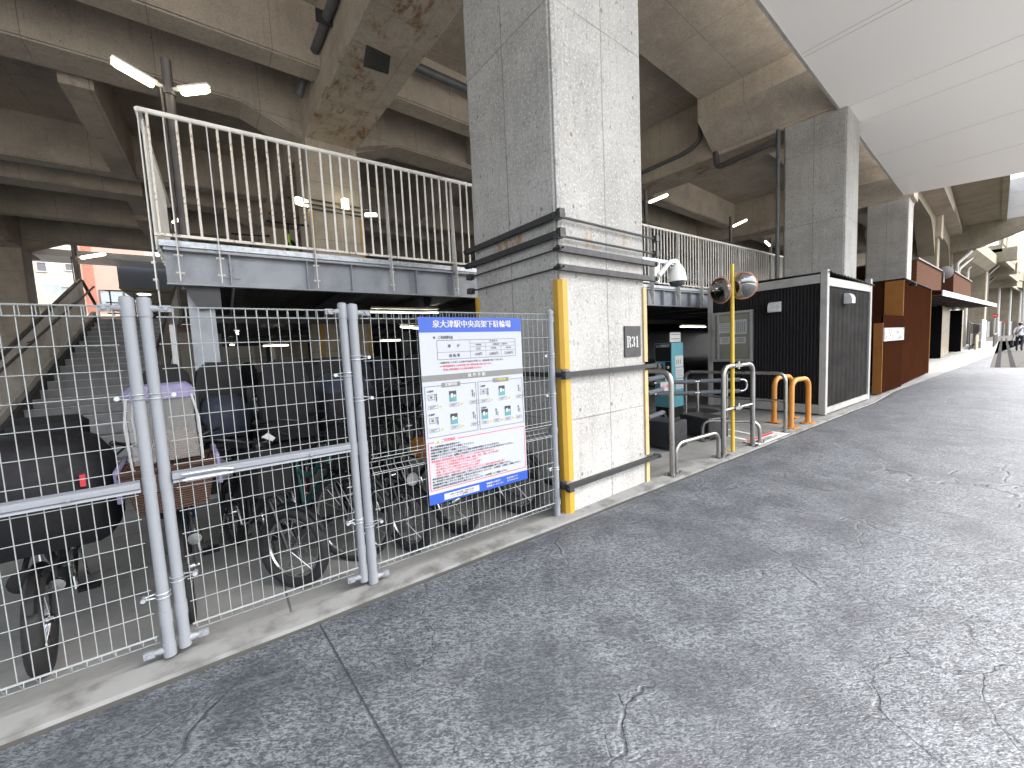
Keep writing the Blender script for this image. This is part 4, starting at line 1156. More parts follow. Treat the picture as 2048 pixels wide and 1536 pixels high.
g = MB(); g.lathe([(.30, -.03), (.30, 0)], 18, 0, Matrix.Translation((.75, 2.0, 5.82))); obj('downlight', g, 'lamp_cool', SN)
g = MB(); g.box(3.2, 3.8, 3, 3.6, 0, 5.8); g.box(10.2, 10.8, 3, 3.6, 0, 5.8); obj('post', g, 'cream', SN)
FC = thing('far_canopy', 'pale canopy soffit strip on the far side of the viaduct', 'canopy', (0, 0, 6.95))
g = MB(); g.box(-14, 20, 28.0, 29.8, 0, .3); obj('soffit', g, 'canopy', FC)
g = MB()
for x in (-6.6, -6.45, -4.05, -3.9, -1.5, -1.35): g.box(x, x + .02, 28.0, 29.8, -.004, -.0005)
obj('panel_joint', g, 'groove', FC)

# back perimeter of the ground floor parking: low wall and mesh with bright gaps
BW = thing('perimeter_wall', 'dark perimeter wall at the back of the parking with bright openings', 'wall', (0, 24.2, 0))
g = MB()
for x0, x1 in ((1.75, 9.2), (10.6, 21), (22.4, 60)): g.box(x0, x1, 0, .15, 0, 2.7)
g.box(-.9, 1.749, 0, .15, 0, 1.0); g.box(9.201, 10.599, 0, .15, 0, 1.0); g.box(21.001, 22.399, 0, .15, 0, 1.0)
obj('wall', g, 'steel_dark', BW)
g = MB()
for x0, x1 in ((-.9, 1.74), (9.21, 10.59)):
    for k in range(int((x1 - x0) / .1)): g.cyl((x0 + k * .1, .07, 1.0), (x0 + k * .1, .07, 1.7), .006, 4)
    for k in range(7): g.box(x0, x1, .066, .074, 1.05 + k * .1, 1.058 + k * .1)
    g.box(x0, x1, .03, .1, 1.7, 1.76)
obj('mesh', g, 'wire', BW)
g = MB(); g.box(0, 30, 0, .3, 0, 6); o = obj('neighbour_wall', g, 'cream', None, (-2.0, 27.9, 0)); tag(o, 'bright pale wall standing outside behind the back openings', 'wall')
o.scale = (1, 1, .55)

# lower-level tube lights
def ceil_tube(label, a, b, z, r=.02):
    a, b = Vector((a[0], a[1], z)), Vector((b[0], b[1], z)); mid = (a + b) / 2
    t = thing('tube_lamp', label, 'lamp', mid, 0, 'tube lamps under the deck')
    g = MB(); g.tube([a - mid, b - mid], r, 8); obj('tube', g, 'lamp_cool', t)
    d = (b - a).normalized(); s_ = Vector((-d.y, d.x, 0)) * .05
    g = MB(); up = Vector((0, 0, .055))
    q = [a - mid + s_ + up, b - mid + s_ + up, b - mid - s_ + up, a - mid - s_ + up]
    g.add(q + [p + Vector((0, 0, .03)) for p in q], [(0, 1, 2, 3), (4, 5, 6, 7), (0, 1, 5, 4), (1, 2, 6, 5), (2, 3, 7, 6), (3, 0, 4, 7)]); obj('batten', g, 'lamp_body', t)
    g = MB(); 
    for p in (a - mid + d * .15, b - mid - d * .15): g.cyl(p + up, p + Vector((0, 0, 2.68 - z if z < 2.6 else .1)), .008, 5)
    obj('hanger', g, 'pole_dark', t)
ceil_tube('long lit tube lamp just behind the fence top above the notice', (2.27, 7.6), (3.60, 7.55), 2.34)
ceil_tube('lit tube lamp slanting away left of the notice header', (3.6, 9.7), (4.7, 10.6), 2.21)
ceil_tube('lit tube lamp hanging in the dark above the entrance lane', (13.0, 8.0), (14.9, 8.15), 2.05)
ceil_tube('short lit tube lamp farther back between the gate posts', (1.15, 16.9), (1.95, 16.9), 2.08)
ceil_tube('short distant tube lamp beside the notice edge', (5.2, 16.5), (6.3, 16.5), 2.15)
ceil_tube('small lit lamp right of the left deck column', (.28, 11.9), (.32, 12.4), 2.25)
ceil_tube('another small lit lamp lower in the dark near the left column', (.2, 18.2), (.32, 18.4), 2.2)

# ================================================================== BICYCLES
def wheel(parent, y, R=.33, tr=.022, mat_rim='chrome', spokes=True, fat=False):
    """wheel in the y-z plane (axle along x), built in the bicycle's coordinates"""
    tr = .036 if fat else tr
    n = 40
    g = MB(); g.tube([(0, y + R * 0 + (R - tr) * cos(2 * pi * k / n), R + (R - tr) * sin(2 * pi * k / n)) for k in range(n)], tr, 10, 0, True)
    w = obj('wheel', g, 'rubber', parent)
    g = MB(); rr = R - tr * 2.1
    g.tube([(0, y + rr * cos(2 * pi * k / n), R + rr * sin(2 * pi * k / n)) for k in range(n)], .0115, 6, 0, True)
    g.cyl((-.045, y, R), (.045, y, R), .022, 10); g.cyl((-.065, y, R), (.065, y, R), .008, 6)
    obj('rim', g, mat_rim, w)
    g = MB()
    for k in range(16):
        a = 2 * pi * k / 16; s_ = .03 if k % 2 else -.03; b = a + (.5 if (k // 2) % 2 else -.5)
        g.tube([(s_, y + .02 * cos(b), R + .02 * sin(b)), (0, y + rr * cos(a), R + rr * sin(a))], .0016, 4, 0, False, False)
    obj('spokes', g, 'chrome', w)
    return w
def fender(parent, y, R, a0, a1, mat):
    g = MB(); n = 14; w = .026; vs = []
    for k in range(n + 1):
        a = radians(a0 + (a1 - a0) * k / n)
        for x, dr in ((-w, -.006), (-w * .5, .008), (w * .5, .008), (w, -.006)): vs.append((x, y + (R + .022 + dr) * cos(a), R + (R + .022 + dr) * sin(a)))
    g.add(vs, [(4 * k + j, 4 * k + j + 1, 4 * k + 5 + j, 4 * k + 4 + j) for k in range(n) for j in range(3)], 0, True)
    return obj('fender', g, mat, parent)
STEER = 0
def bicycle(label, loc, rz, frame='dark_frame', R=.33, basket='wire', rear='rack', fat=False, group='parked bicycles', lean=.05, sport=False, rim='chrome', fmat='black'):
    B = thing('bicycle', label, 'bicycle', loc, rz, group)
    B.rotation_euler = (0, lean, rz)
    WB = 1.10
    yf, yr = .0, WB
    wf = wheel(B, yf, R, fat=fat, mat_rim=rim); wheel(B, yr, R, fat=fat, mat_rim=rim); front = [wf]
    bb = (0, WB - .44, .30); hd0, hd1 = (0, .19, R + .36), (0, .245, R + .52); st0 = (0, WB - .30, .74)
    g = MB()
    if sport: g.tube([hd1, st0], .017, 8)
    else: g.tube(arc_path([hd1, (0, WB - .62, .56), (0, WB - .36, .58)], .15), .019, 8)
    g.tube([hd0, bb], .021, 8); g.tube([bb, st0], .017, 8); g.tube([hd0, hd1], .023, 10)
    for s_ in (-1, 1):
        g.tube([(s_ * .03, bb[1], bb[2]), (s_ * .055, yr, R)], .010, 6); g.tube([(s_ * .02, st0[1] + .02, .66), (s_ * .055, yr, R)], .009, 6)
    obj('frame', g, frame, B)
    g = MB()
    for s_ in (-1, 1): g.tube([(s_ * .05, yf, R), (s_ * .05, .10, R + .25), (s_ * .035, .155, R + .33), (0, .185, R + .36)], .012, 6)
    front.append(obj('fork', g, frame if sport else 'dark_frame', B))
    g = MB(); ht = R + .70
    g.cyl(hd1, (0, .275, ht), .012, 8)
    if sport: g.tube([(-.30, .26, ht + .01), (-.1, .25, ht), (.1, .25, ht), (.30, .26, ht + .01)], .012, 8)
    else: g.tube(arc_path([(-.27, .52, ht + .03), (-.25, .30, ht + .06), (-.06, .25, ht), (.06, .25, ht), (.25, .30, ht + .06), (.27, .52, ht + .03)], .1), .011, 8)
    hb = obj('handlebar', g, 'black' if sport else 'dark_frame', B); front.append(hb)
    for s_ in (-1, 1):
        g = MB()
        if sport: g.cyl((s_ * .20, .255, ht + .005), (s_ * .31, .262, ht + .012), .017, 8)
        else: g.tube([(s_ * .265, .42, ht + .045), (s_ * .272, .54, ht + .028)], .017, 8)
        g.tube([(s_ * .20, .27, ht + .03), (s_ * .235, .22, ht + .0), (s_ * .285, .36, ht - .02)], .006, 5)
        obj('grip', g, 'black', hb)
    g = MB(); sy = st0[1] + .05
    g.cyl(st0, (0, sy, .86), .013, 8)
    g.add([(-.02, sy - .15, .885), (.02, sy - .15, .885), (.085, sy + .08, .90), (.07, sy + .13, .905), (-.07, sy + .13, .905), (-.085, sy + .08, .90),
           (-.025, sy - .15, .86), (.025, sy - .15, .86), (.09, sy + .08, .85), (.07, sy + .13, .85), (-.07, sy + .13, .85), (-.09, sy + .08, .85)],
          [(0, 1, 2, 3, 4, 5), (6, 7, 8, 9, 10, 11)] + [(i, (i + 1) % 6, 6 + (i + 1) % 6, 6 + i) for i in range(6)])
    obj('saddle', g, 'black', B)
    g = MB(); g.lathe([(.085, -.004), (.085, .004)], 20, 0, Matrix.Translation((.055, bb[1], bb[2])) @ Matrix.Rotation(pi / 2, 4, 'Y'))
    g.tube([(.06, bb[1], bb[2]), (.075, bb[1] - .06, bb[2] - .15)], .009, 6)
    g.tube([(.06, bb[1], bb[2]), (-.06, bb[1], bb[2])], .012, 6); g.tube([(-.06, bb[1], bb[2]), (-.075, bb[1] + .06, bb[2] + .15)], .009, 6)
    cr = obj('crank', g, 'chrome', B)
    g = MB(); g.box(.08, .18, bb[1] - .10, bb[1] - .02, bb[2] - .165, bb[2] - .14); obj('pedal', g, 'black', cr); g = MB(); g.box(-.18, -.08, bb[1] + .02, bb[1] + .1, bb[2] + .14, bb[2] + .165); obj('pedal', g, 'black', cr)
    if not sport:
        front.append(fender(B, yf, R, 40, 150, fmat)); fender(B, yr, R, 10, 160, fmat)
        g = MB(); g.tube([(.06, yr, R), (.09, yr + .05, .02), (.16, yr + .10, .012)], .009, 6); g.tube([(-.06, yr, R), (-.09, yr + .05, .02), (-.16, yr + .10, .012)], .009, 6); obj('kickstand', g, 'chrome', B)
        g = MB(); g.lathe([(.012, .05), (.032, .03), (.036, 0), (.034, -.006), (.0005, -.008)], 12, 0, Matrix.Translation((0.06, .03, R + .21)) @ Matrix.Rotation(pi / 2, 4, 'X') @ Matrix.Rotation(pi, 4, 'X') if False else Matrix.Translation((.06, .0, R + .16)) @ Matrix.Rotation(-pi / 2, 4, 'X')); front.append(obj('headlight', g, 'chrome', B))
    if basket:
        bm = {'wire': 'black', 'wicker': 'wicker', 'silver': 'galv', 'grey': 'black_fabric'}[basket]
        g = MB(); z0, z1 = R + .40, R + .64; y0, y1 = -.14, .14; w0, w1 = .15, .20
        if basket in ('wire', 'silver'):
            for k in range(5):
                u = k / 4; w = w0 + (w1 - w0) * u; z = z0 + (z1 - z0) * u; d = .02 * u
                g.tube([(-w, y0 - d, z), (w, y0 - d, z), (w, y1 + d, z), (-w, y1 + d, z)], .004 if 0 < k < 4 else .006, 5, 0, True)
            for k in range(9):
                u = -1 + k / 4
                for yy, d in ((y0, -.02), (y1, .02)): g.tube([(u * w0, yy, z0), (u * w1, yy + d, z1)], .003, 4)
            for k in range(7):
                yy = y0 + (y1 - y0) * k / 6
                for s_ in (-1, 1): g.tube([(s_ * w0, yy, z0), (s_ * w1, yy, z1)], .003, 4)
            g.box(-w0, w0, y0, y1, z0 - .004, z0)
        else:
            vs = []
            for (w, d, z) in ((w0, 0, z0), (w1, .02, z1), (w1 - .015, .005, z1), (w0 - .01, -.01, z0 + .01)):
                vs += [(-w, y0 - d, z), (w, y0 - d, z), (w, y1 + d, z), (-w, y1 + d, z)]
            fs = [(0, 1, 2, 3), (12, 13, 14, 15)] + [(4 * q + i, 4 * q + (i + 1) % 4, 4 * q + 4 + (i + 1) % 4, 4 * q + 4 + i) for q in range(3) for i in range(4)]
            g.add(vs, fs)
            g.tube([(-w1, y0 - .02, z1), (w1, y0 - .02, z1), (w1, y1 + .02, z1), (-w1, y1 + .02, z1)], .014, 6, 0, True)
        front.append(obj('basket', g, bm, B))
    if rear in ('rack', 'seat'):
        g = MB(); zr = .74
        for s_ in (-.06, .06): g.tube([(s_, WB - .24, zr), (s_, WB + .26, zr)], .007, 6); g.tube([(s_ * 1.1, yr, R), (s_, WB + .1, zr)], .006, 6)
        for k in range(4): g.tube([(-.06, WB - .18 + k * .13, zr), (.06, WB - .18 + k * .13, zr)], .006, 6)
        obj('rack', g, 'dark_frame', B)
    if rear == 'seat':
        child_seat(B, WB + .12, .76)
    if STEER:
        pv = Vector((0, .12, 0)); rm = Matrix.Rotation(STEER, 4, 'Z')
        for f_ in front: f_.location = pv - rm @ pv; f_.rotation_euler = (0, 0, STEER)
    return B
def child_seat(B, y, z, mat='black', x=0):
    g = MB()
    def sec(hw, yf_, yb_, zz): return [(-hw, yf_, zz), (hw, yf_, zz), (hw, yb_, zz), (-hw, yb_, zz)]
    g.bbox(-.15, .15, y - .17, y + .15, z, z + .10, .03)
    g.prism([(-.17, z + .10), (.17, z + .10), (.19, z + .42), (.15, z + .68), (.08, z + .76), (-.08, z + .76), (-.15, z + .68), (-.19, z + .42)], y + .10, y + .18, 'y')
    for s_ in (-1, 1):
        g.prism([(y - .12, z + .10), (y + .12, z + .10), (y + .14, z + .55), (y + .02, z + .55), (y - .02, z + .30), (y - .14, z + .26)], s_ * .19 - .02, s_ * .19 + .02, 'x')
        g.box(s_ * .14 - .03, s_ * .14 + .03, y - .22, y - .15, z - .28, z + .03)
    obj('child_seat', g, mat, B)
def rain_cover(B, y0, y1, z0, z1, w, top='black_fabric', body='black_fabric', name='rain_cover', window=None):
    """puffed cover over a seat: rounded hood standing on the bicycle"""
    g = MB(); secs = []
    for (u, kw, yo) in ((0, .86, .02), (.12, 1.0, 0), (.45, 1.02, -.01), (.75, .93, .02), (.92, .74, .06), (1, .45, .12)):
        z = z0 + (z1 - z0) * u; ww = w * kw; a, b = y0 + yo, y1 - yo * .6
        ring = []
        for k in range(16):
            t = 2 * pi * k / 16; cx, cy = cos(t), sin(t)
            ex = lambda q: math.copysign(abs(q) ** .55, q)
            ring.append((ww * ex(cx), (a + b) / 2 + (b - a) / 2 * ex(cy), z + .008 * sin(3 * t + u * 7)))
        secs.append(ring)
    vs = [p for r in secs for p in r]; n = 16
    mi_ = []
    for q in range(len(secs) - 1):
        g2 = [(q * n + k, q * n + (k + 1) % n, (q + 1) * n + (k + 1) % n, (q + 1) * n + k) for k in range(n)]
        o = len(g.v)
        for f in g2: g.f.append(f); g.mi.append(1 if q >= 3 else 0); g.sm.append(True)
    g.f.append(tuple((len(secs) - 1) * n + k for k in range(n))); g.mi.append(1); g.sm.append(True)
    g.v = vs
    obj(name, g, [body, top], B)

fg = 'bicycles parked nose to the fence'
# 1: heavy black electric bicycle with a huge black front cover
b = bicycle('black electric bicycle under a bulky black rain cover behind the left gate leaf', (-.87, 2.95, 0), radians(8), 'dark_frame', .26, None, 'rack', True, fg, .03)
rain_cover(b, -.12, .48, .62, 1.17, .33)
g = MB(); g.bbox(-.12, .20, .42, .54, 1.08, 1.25, .04); obj('headrest', g, 'black', b)
g = MB(); g.box(.185, .205, -.135, -.115, .93, .99); obj('badge', g, 'red', b)
g = MB(); g.lathe([(.05, .03), (.06, 0), (.05, -.01), (.0005, -.012)], 14, 0, Matrix.Translation((-.03, -.05, .50)) @ Matrix.Rotation(-pi / 2, 4, 'X')); obj('headlight', g, 'black', b)
# 2: blue frame with wicker basket and lavender topped clear cover
b = bicycle('blue bicycle with a brown wicker basket and lavender topped cover between the gate leaves', (-.29, 3.0, 0), radians(4), 'blue_frame', .31, 'wicker', 'seat', False, fg, -.02)
def cover_window(B):
    t = MT('clear vinyl'); m = t.out((.5, .5, .48), .1, 0, None, None, **{'Alpha': .16}); 
    g = MB(); y = .02
    g.prism([(-.14, .98), (.14, .98), (.135, 1.33), (.11, 1.36), (-.12, 1.36), (-.14, 1.30)], -.10, -.094, 'y'); obj('cover_window', g, m, B)
    g = MB(); g.bbox(-.15, .15, -.11, .34, 1.325, 1.40, .03); obj('cover_top', g, 'lavender', B)
    for s_ in (-1, 1):
        g = MB(); g.tube([(s_ * .15, -.10, .96), (s_ * .155, -.105, 1.2), (s_ * .135, -.10, 1.34)], .006, 6); obj('cover_hoop', g, 'white', B)
        g = MB(); g.tube([(s_ * .15, .32, .96), (s_ * .155, .33, 1.2), (s_ * .135, .32, 1.34)], .006, 6); obj('cover_hoop', g, 'white', B)
    g = MB(); g.bbox(-.225, -.20, -.12, .30, .80, .98, .01); obj('cover_skirt', g, 'lavender', B); g = MB(); g.bbox(.20, .225, -.12, .30, .80, .98, .01); obj('cover_skirt', g, 'lavender', B)
    g = MB(); g.prism([(-.10, .95), (.12, .95), (.16, 1.06), (.06, 1.12), (-.06, 1.09)], .1, .3, 'y'); obj('child_seat', g, 'wicker', B)
cover_window(b)
# 3: black fat tyre with front wheel turned
STEER = radians(27)
b3 = bicycle('black fat tyred electric bicycle with white tag on its bars behind the right gate leaf', (.20, 2.93, 0), radians(14), 'dark_frame', .27, None, 'seat', True, fg, .05)
g = MB(); g.bbox(-.16, .14, .10, .36, .62, .92, .05); obj('front_seat', g, 'black', b3)
g = MB(); g.prism([(-.05, 1.0), (-.01, 1.025), (.035, .985), (.015, .965)], .20, .21, 'y'); obj('tag', g, 'white', b3)
# grey plastic seat back behind
rain_cover(b3, 1.05, 1.40, .90, 1.24, .17, 'navy', 'navy')
# 4: teal city bicycle
b4 = bicycle('teal city bicycle whose thin front wheel shows left of the fence post', (.60, 3.02, 0), radians(16), 'teal_frame', .335, 'wire', 'rack', False, fg, .04)
STEER = radians(14)
b5 = bicycle('black bicycle with a dark cover behind the left edge of the notice', (1.0, 2.90, 0), radians(8), 'dark_frame', .26, None, 'seat', True, fg, .03)
rain_cover(b5, .85, 1.35, .74, 1.36, .27, 'navy', 'black_fabric')
g = MB(); g.lathe([(.03, .03), (.05, 0), (.045, -.01), (.0005, -.012)], 14, 0, Matrix.Translation((.03, -.08, .58)) @ Matrix.Rotation(-pi / 2, 4, 'X')); obj('reflector', g, 'white', b5)
g = MB(); g.bbox(.12, .30, -.10, .12, .72, .86, .03); obj('bag', g, 'tan', b5)
b6 = bicycle('black bicycle mostly hidden behind the lower notice edge', (1.42, 2.93, 0), radians(6), 'dark_frame', .28, 'wire', 'rack', True, fg, -.03)
b7 = bicycle('black bicycle with fat front tyre beside the big pillar', (2.04, 2.93, 0), radians(4), 'dark_frame', .30, None, 'rack', True, fg, .04)
# rows behind
STEER = 0
protoA = bicycle('dark bicycle standing in the crowded rows beneath the deck', (.35, 6.9, 0), radians(10), 'dark_frame', .33, 'silver', 'rack', False, 'bicycles crowded beneath the deck')
protoB = bicycle('dark bicycle standing in the crowded rows beneath the deck', (.95, 6.8, 0), radians(-8), 'red_frame', .30, 'wire', 'seat', False, 'bicycles crowded beneath the deck')
protoC = bicycle('dark bicycle standing in the crowded rows beneath the deck', (1.5, 6.7, 0), radians(5), 'dark_frame', .31, 'grey', 'seat', True, 'bicycles crowded beneath the deck')
rain_cover(protoC, .9, 1.4, .76, 1.45, .25, 'navy', 'black_fabric')
rnd = random.Random(3)
spots = []
for row, (yy, x0, x1, dx) in enumerate(((5.05, .15, 2.2, .52), (6.5, 1.75, 5.2, .58), (8.6, .2, 6.4, .66), (12.6, .2, 9.4, .8), (15.4, .3, 10.5, .95))):
    x = x0
    while x < x1:
        spots.append((x + rnd.uniform(-.1, .1), yy + rnd.uniform(-.15, .15))); x += dx
for x in (9.3, 10.0, 10.7, 11.4, 12.1, 12.9): spots.append((x, 9.6))
for k, (x, y) in enumerate(spots):
    if 1.9 < x < 3.5 and 10.0 < y < 12.6: continue
    c = copy_tree((protoA, protoB, protoC)[rnd.choice((0, 0, 1, 1, 2))])
    c.location = (x, y, 0); c.rotation_euler = (0, rnd.uniform(-.05, .05), rnd.uniform(-.25, .2) + (pi if rnd.random() < .25 else 0))
# bicycle upstairs
bicycle('lime green framed bicycle parked on the deck behind the railing', (.98, 7.6, 2.79), radians(-10), 'lime_frame', .33, None, None, False, 'bicycles on the upper deck', .04, True)
bicycle('dark bicycle on the deck half hidden behind the lime one', (.45, 8.6, 2.79), radians(-20), 'dark_frame', .33, None, None, False, 'bicycles on the upper deck', .04, True)
pu = copy_tree(protoA); pu.location = (8.0, 7.3, 2.79); pu['group'] = 'bicycles on the right part of the upper deck'
pu['label'] = 'dark bicycle on the upper deck behind the right hand balusters'
for k in range(1, 15):
    c = copy_tree(pu); c.location = (8.0 + (k % 8) * 1.12 + rnd.uniform(-.15, .15) + (k // 8) * .5, 7.3 + (k // 8) * 2.2, 2.79); c.rotation_euler = (0, 0, rnd.uniform(-.3, .3))
# ================================================================== ENTRANCE
def foot(g, x, y, w=.075, h=.008, z0=.004):
    g.box(x - w, x + w, y - w, y + w, z0, z0 + h)
    for sx in (-1, 1):
        for sy in (-1, 1): g.cyl((x + sx * w * .7, y + sy * w * .7, z0), (x + sx * w * .7, y + sy * w * .7, z0 + .03), .009, 6)
def hoop(label, a, b, h, r=.028, mat='stainless', mid=None, corner=.14, name='barrier_rail', group=None, cat='rail', extra=None):
    a, b = Vector(a), Vector(b)
    t = thing(name, label, cat, (a.x, a.y, .017), 0, group)
    d = b - a
    g = MB(); g.tube(arc_path([(0, 0, 0), (0, 0, h), (d.x, d.y, h), (d.x, d.y, 0)], corner, 6), r, 12); obj('hoop', g, mat, t)
    if mid:
        g = MB(); g.cyl((0, 0, mid), (d.x, d.y, mid), r * .62, 8); obj('mid_rail', g, mat, t)
    for q_ in ((0, 0), (d.x, d.y)):
        g = MB(); foot(g, q_[0], q_[1], r * 2.4, .008, -.002); obj('base_plate', g, mat, t)
    return t
hoop('tall stainless rail right beside the big pillar leading into the lane', (3.98, 2.57), (4.02, 3.9), 1.17)
hoop('low stainless hoop between the two tall stainless rails', (4.1, 2.60), (5.01, 2.58), .33, .024)
hoop('stainless hoop that the yellow mirror pole is clamped to', (5.14, 2.58), (5.90, 2.56), 1.15, .03, 'stainless', .59)
hoop('low stainless hoop stub right of the mirror pole rail', (6.14, 2.57), (5.75, 3.2), .30, .024)
t = hoop('long stainless rail running back from the kerb before the orange hoops', (7.05, 2.58), (7.05, 4.25), .93, .026, 'stainless', .50)
g = MB(); g.cyl((0, .9, 0), (0, .9, .92), .018, 8); obj('upright', g, 'stainless', t)
hoop('rear orange hoop bollard half hidden behind the nearer one', (7.85, 3.05), (8.48, 3.0), .78, .04, 'orange', None, .2, 'hoop_bollard', 'orange hoop bollards', 'bollard')
hoop('nearer orange hoop bollard at the kerb by the dark cabin', (7.49, 2.66), (8.10, 2.62), .78, .04, 'orange', None, .2, 'hoop_bollard', 'orange hoop bollards', 'bollard')
# mirror pole
MP = thing('mirror_pole', 'yellow pole carrying two round convex mirrors with orange rims', 'mirror', (5.42, 2.60, .017))
g = MB(); g.cyl((0, 0, 0), (-.01, 0, 2.46), .024, 12); g.box(-.09, .09, -.07, .07, -.012, -.002); obj('pole', g, 'yellow_pole', MP)
g = MB()
for z in (1.15, .59): g.box(-.035, .14, -.06, .03, z - .02, z + .02); g.cyl((.12, -.02, z - .05), (.12, -.02, z + .05), .018, 8)
obj('clamp', g, 'chrome', MP)
def mirror(c, n):
    n = Vector(n).normalized(); q = n.to_track_quat('Z', 'Y').to_matrix().to_4x4(); m = Matrix.Translation(c) @ q
    prof = []
    R = .162
    g = MB(); g.lathe([(R, 0)] + [(R * cos(radians(a)), .045 * sin(radians(a))) for a in (15, 30, 45, 60, 75, 88)], 28, 0, m); mm = obj('mirror', g, 'mirror', MP)
    g = MB(); g.tube([m @ Vector((R * cos(2 * pi * k / 28), R * sin(2 * pi * k / 28), 0)) for k in range(28)], .009, 6, 0, True); obj('rim', g, 'orange_rim', mm)
    g = MB(); g.lathe([(R * .96, -.004), (R * .7, -.03), (.03, -.04)], 20, 0, m); obj('back', g, 'black', mm)
    g = MB(); g.tube([m @ Vector((0, 0, -.04)), (0, 0, c[2])], .012, 6); obj('arm', g, 'chrome', mm)
mirror((-.13, .09, 2.13), (-.90, .28, -.12))
mirror((.06, -.10, 2.17), (-.97, -.22, -.14))
# padded lane barriers with black device boxes
def lane_barrier(label, x, y, rz, levels, L, boxh=.36, boxw=.5, boxd=.34, post=.95):
    t = thing('lane_barrier', label, 'barrier', (x, y, .003), rz, 'padded lane barriers')
    for z in levels:
        g = MB(); g.tube(arc_path([(0, 0, z), (L, 0, z), (L, 0, z - .2), (0, 0, z - .2)], .09, 5), .018, 8); obj('loop', g, 'chrome', t)
        g = MB()
        for dz in (0, -.2):
            g.tube([(.04, 0, z + dz), (L * .44, 0, z + dz)], .037, 10); g.tube([(L * .5, 0, z + dz), (L - .12, 0, z + dz)], .037, 10)
        obj('padding', g, 'padding', t)
    g = MB(); g.cyl((L * .47, 0, 0), (L * .47, 0, max(levels) + .02), .02, 8); obj('upright', g, 'stainless', t)
    return t
lane_barrier('upper padded grey barrier loops beside the big pillar', 4.3, 3.45, radians(12), [.98, .42], 1.35)
lane_barrier('padded grey barrier loop in the middle of the entrance lane', 6.15, 4.3, radians(-38), [.80], 1.6)
def dev_box(label, x, y, w, d, h, rz):
    t = thing('device_box', label, 'box', (x, y, .003), rz, 'black device boxes in the lane')
    g = MB(); g.bbox(-w / 2, w / 2, -d / 2, d / 2, .035, h, .012); obj('case', g, 'box_black', t)
    g = MB()
    for sx in (-1, 1):
        for sy in (-1, 1): g.cyl((sx * (w / 2 - .05), sy * (d / 2 - .05), 0), (sx * (w / 2 - .05), sy * (d / 2 - .05), .034), .02, 8)
    obj('feet', g, 'stainless', t)
dev_box('black device box on the floor nearest the big pillar', 5.08, 3.47, .40, .62, .40, radians(4))
dev_box('black device box on the floor in the middle of the lane', 6.06, 3.36, .40, .60, .34, radians(-16))
# teal ticket machine
TM = thing('ticket_machine', 'teal and black parking ticket machine with paper notices taped on it', 'machine', (7.10, 4.56, .003), radians(2))
g = MB(); g.bbox(0, .42, 0, .38, .22, 1.50, .008); obj('cabinet', g, 'teal', TM)
g = MB(); g.box(.01, .41, .01, .37, 0, .219); obj('plinth', g, 'black', TM)
g = MB(); g.box(-.006, -.001, .02, .36, 1.14, 1.49); obj('header_panel', g, 'black', TM)
g = MB(); g.box(-.006, -.001, .02, .14, .82, 1.13); obj('control_panel', g, 'black', TM)
g = MB(); text_into(g, '入口精算機', .062, (-.0085, .19, 1.44), (0, -1, 0), (0, 0, 1), 0, 'CENTER', .001); obj('lettering', g, 'white', TM)
g = MB(); g.lathe([(.075, 0), (.07, .01), (.05, .012)], 16, 0, Matrix.Translation((-.002, .26, 1.02)) @ Matrix.Rotation(-pi / 2, 4, 'Y')); rd_ = obj('card_reader', g, 'black', TM)
g = MB(); g.lathe([(.045, .013), (.03, .018), (.0005, .02)], 16, 0, Matrix.Translation((-.002, .26, 1.02)) @ Matrix.Rotation(-pi / 2, 4, 'Y')); obj('ring', g, 'alu', rd_)
g = MB(); g.lathe([(.03, .0), (.02, .016), (.0005, .018)], 12, 0, Matrix.Translation((-.007, .08, 1.02)) @ Matrix.Rotation(-pi / 2, 4, 'Y')); obj('button', g, 'tan_guard', TM)
g = MB(); g.box(-.010, -.0065, .03, .13, .845, .875); obj('slot', g, 'chrome', TM)
for k_, (a, b, c_, d_) in enumerate(((.10, .40, 1.02, 1.24), (.12, .41, .80, 1.0), (.13, .40, .58, .77))):
    g = MB(); g.box(a, b, -.0075, -.0035, c_, d_); pn = obj('paper_notice', g, 'white', TM)
    g = MB()
    if k_ == 0:
        for q in range(3): g.box(a + .05 + q * .07, a + .075 + q * .07, -.0095, -.0085, 1.07, 1.16)
    else:
        for q in range(4): g.box(a + .03, b - .05, -.0095, -.0085, c_ + .03 + q * .038, c_ + .04 + q * .038)
    obj('print', g, 'ink_grey', pn)
g = MB(); g.box(-.02, .36, .02, .03, 1.515, 1.70); bd_ = obj('top_board', g, 'white', TM)
g = MB(); 
for z in (1.655, 1.565): g.box(.02, .32, .0165, .0185, z, z + .018)
obj('board_text', g, 'ink_grey', bd_)
# small white plate with red letters on the padded bar
g = MB(); g.box(0, .22, -.003, .003, 0, .14); o = obj('stop_plate', g, ['white'], None, (5.45, 3.70, .76)); tag(o, 'small white plate with red letters hung on the padded bar', 'sign')
o.rotation_euler = (0, 0, radians(-28))
g = MB(); text_into(g, '止まれ', .06, (.11, -.0045, .07), (1, 0, 0), (0, 0, 1), 0, 'CENTER', .001); obj('lettering', g, 'red', o)
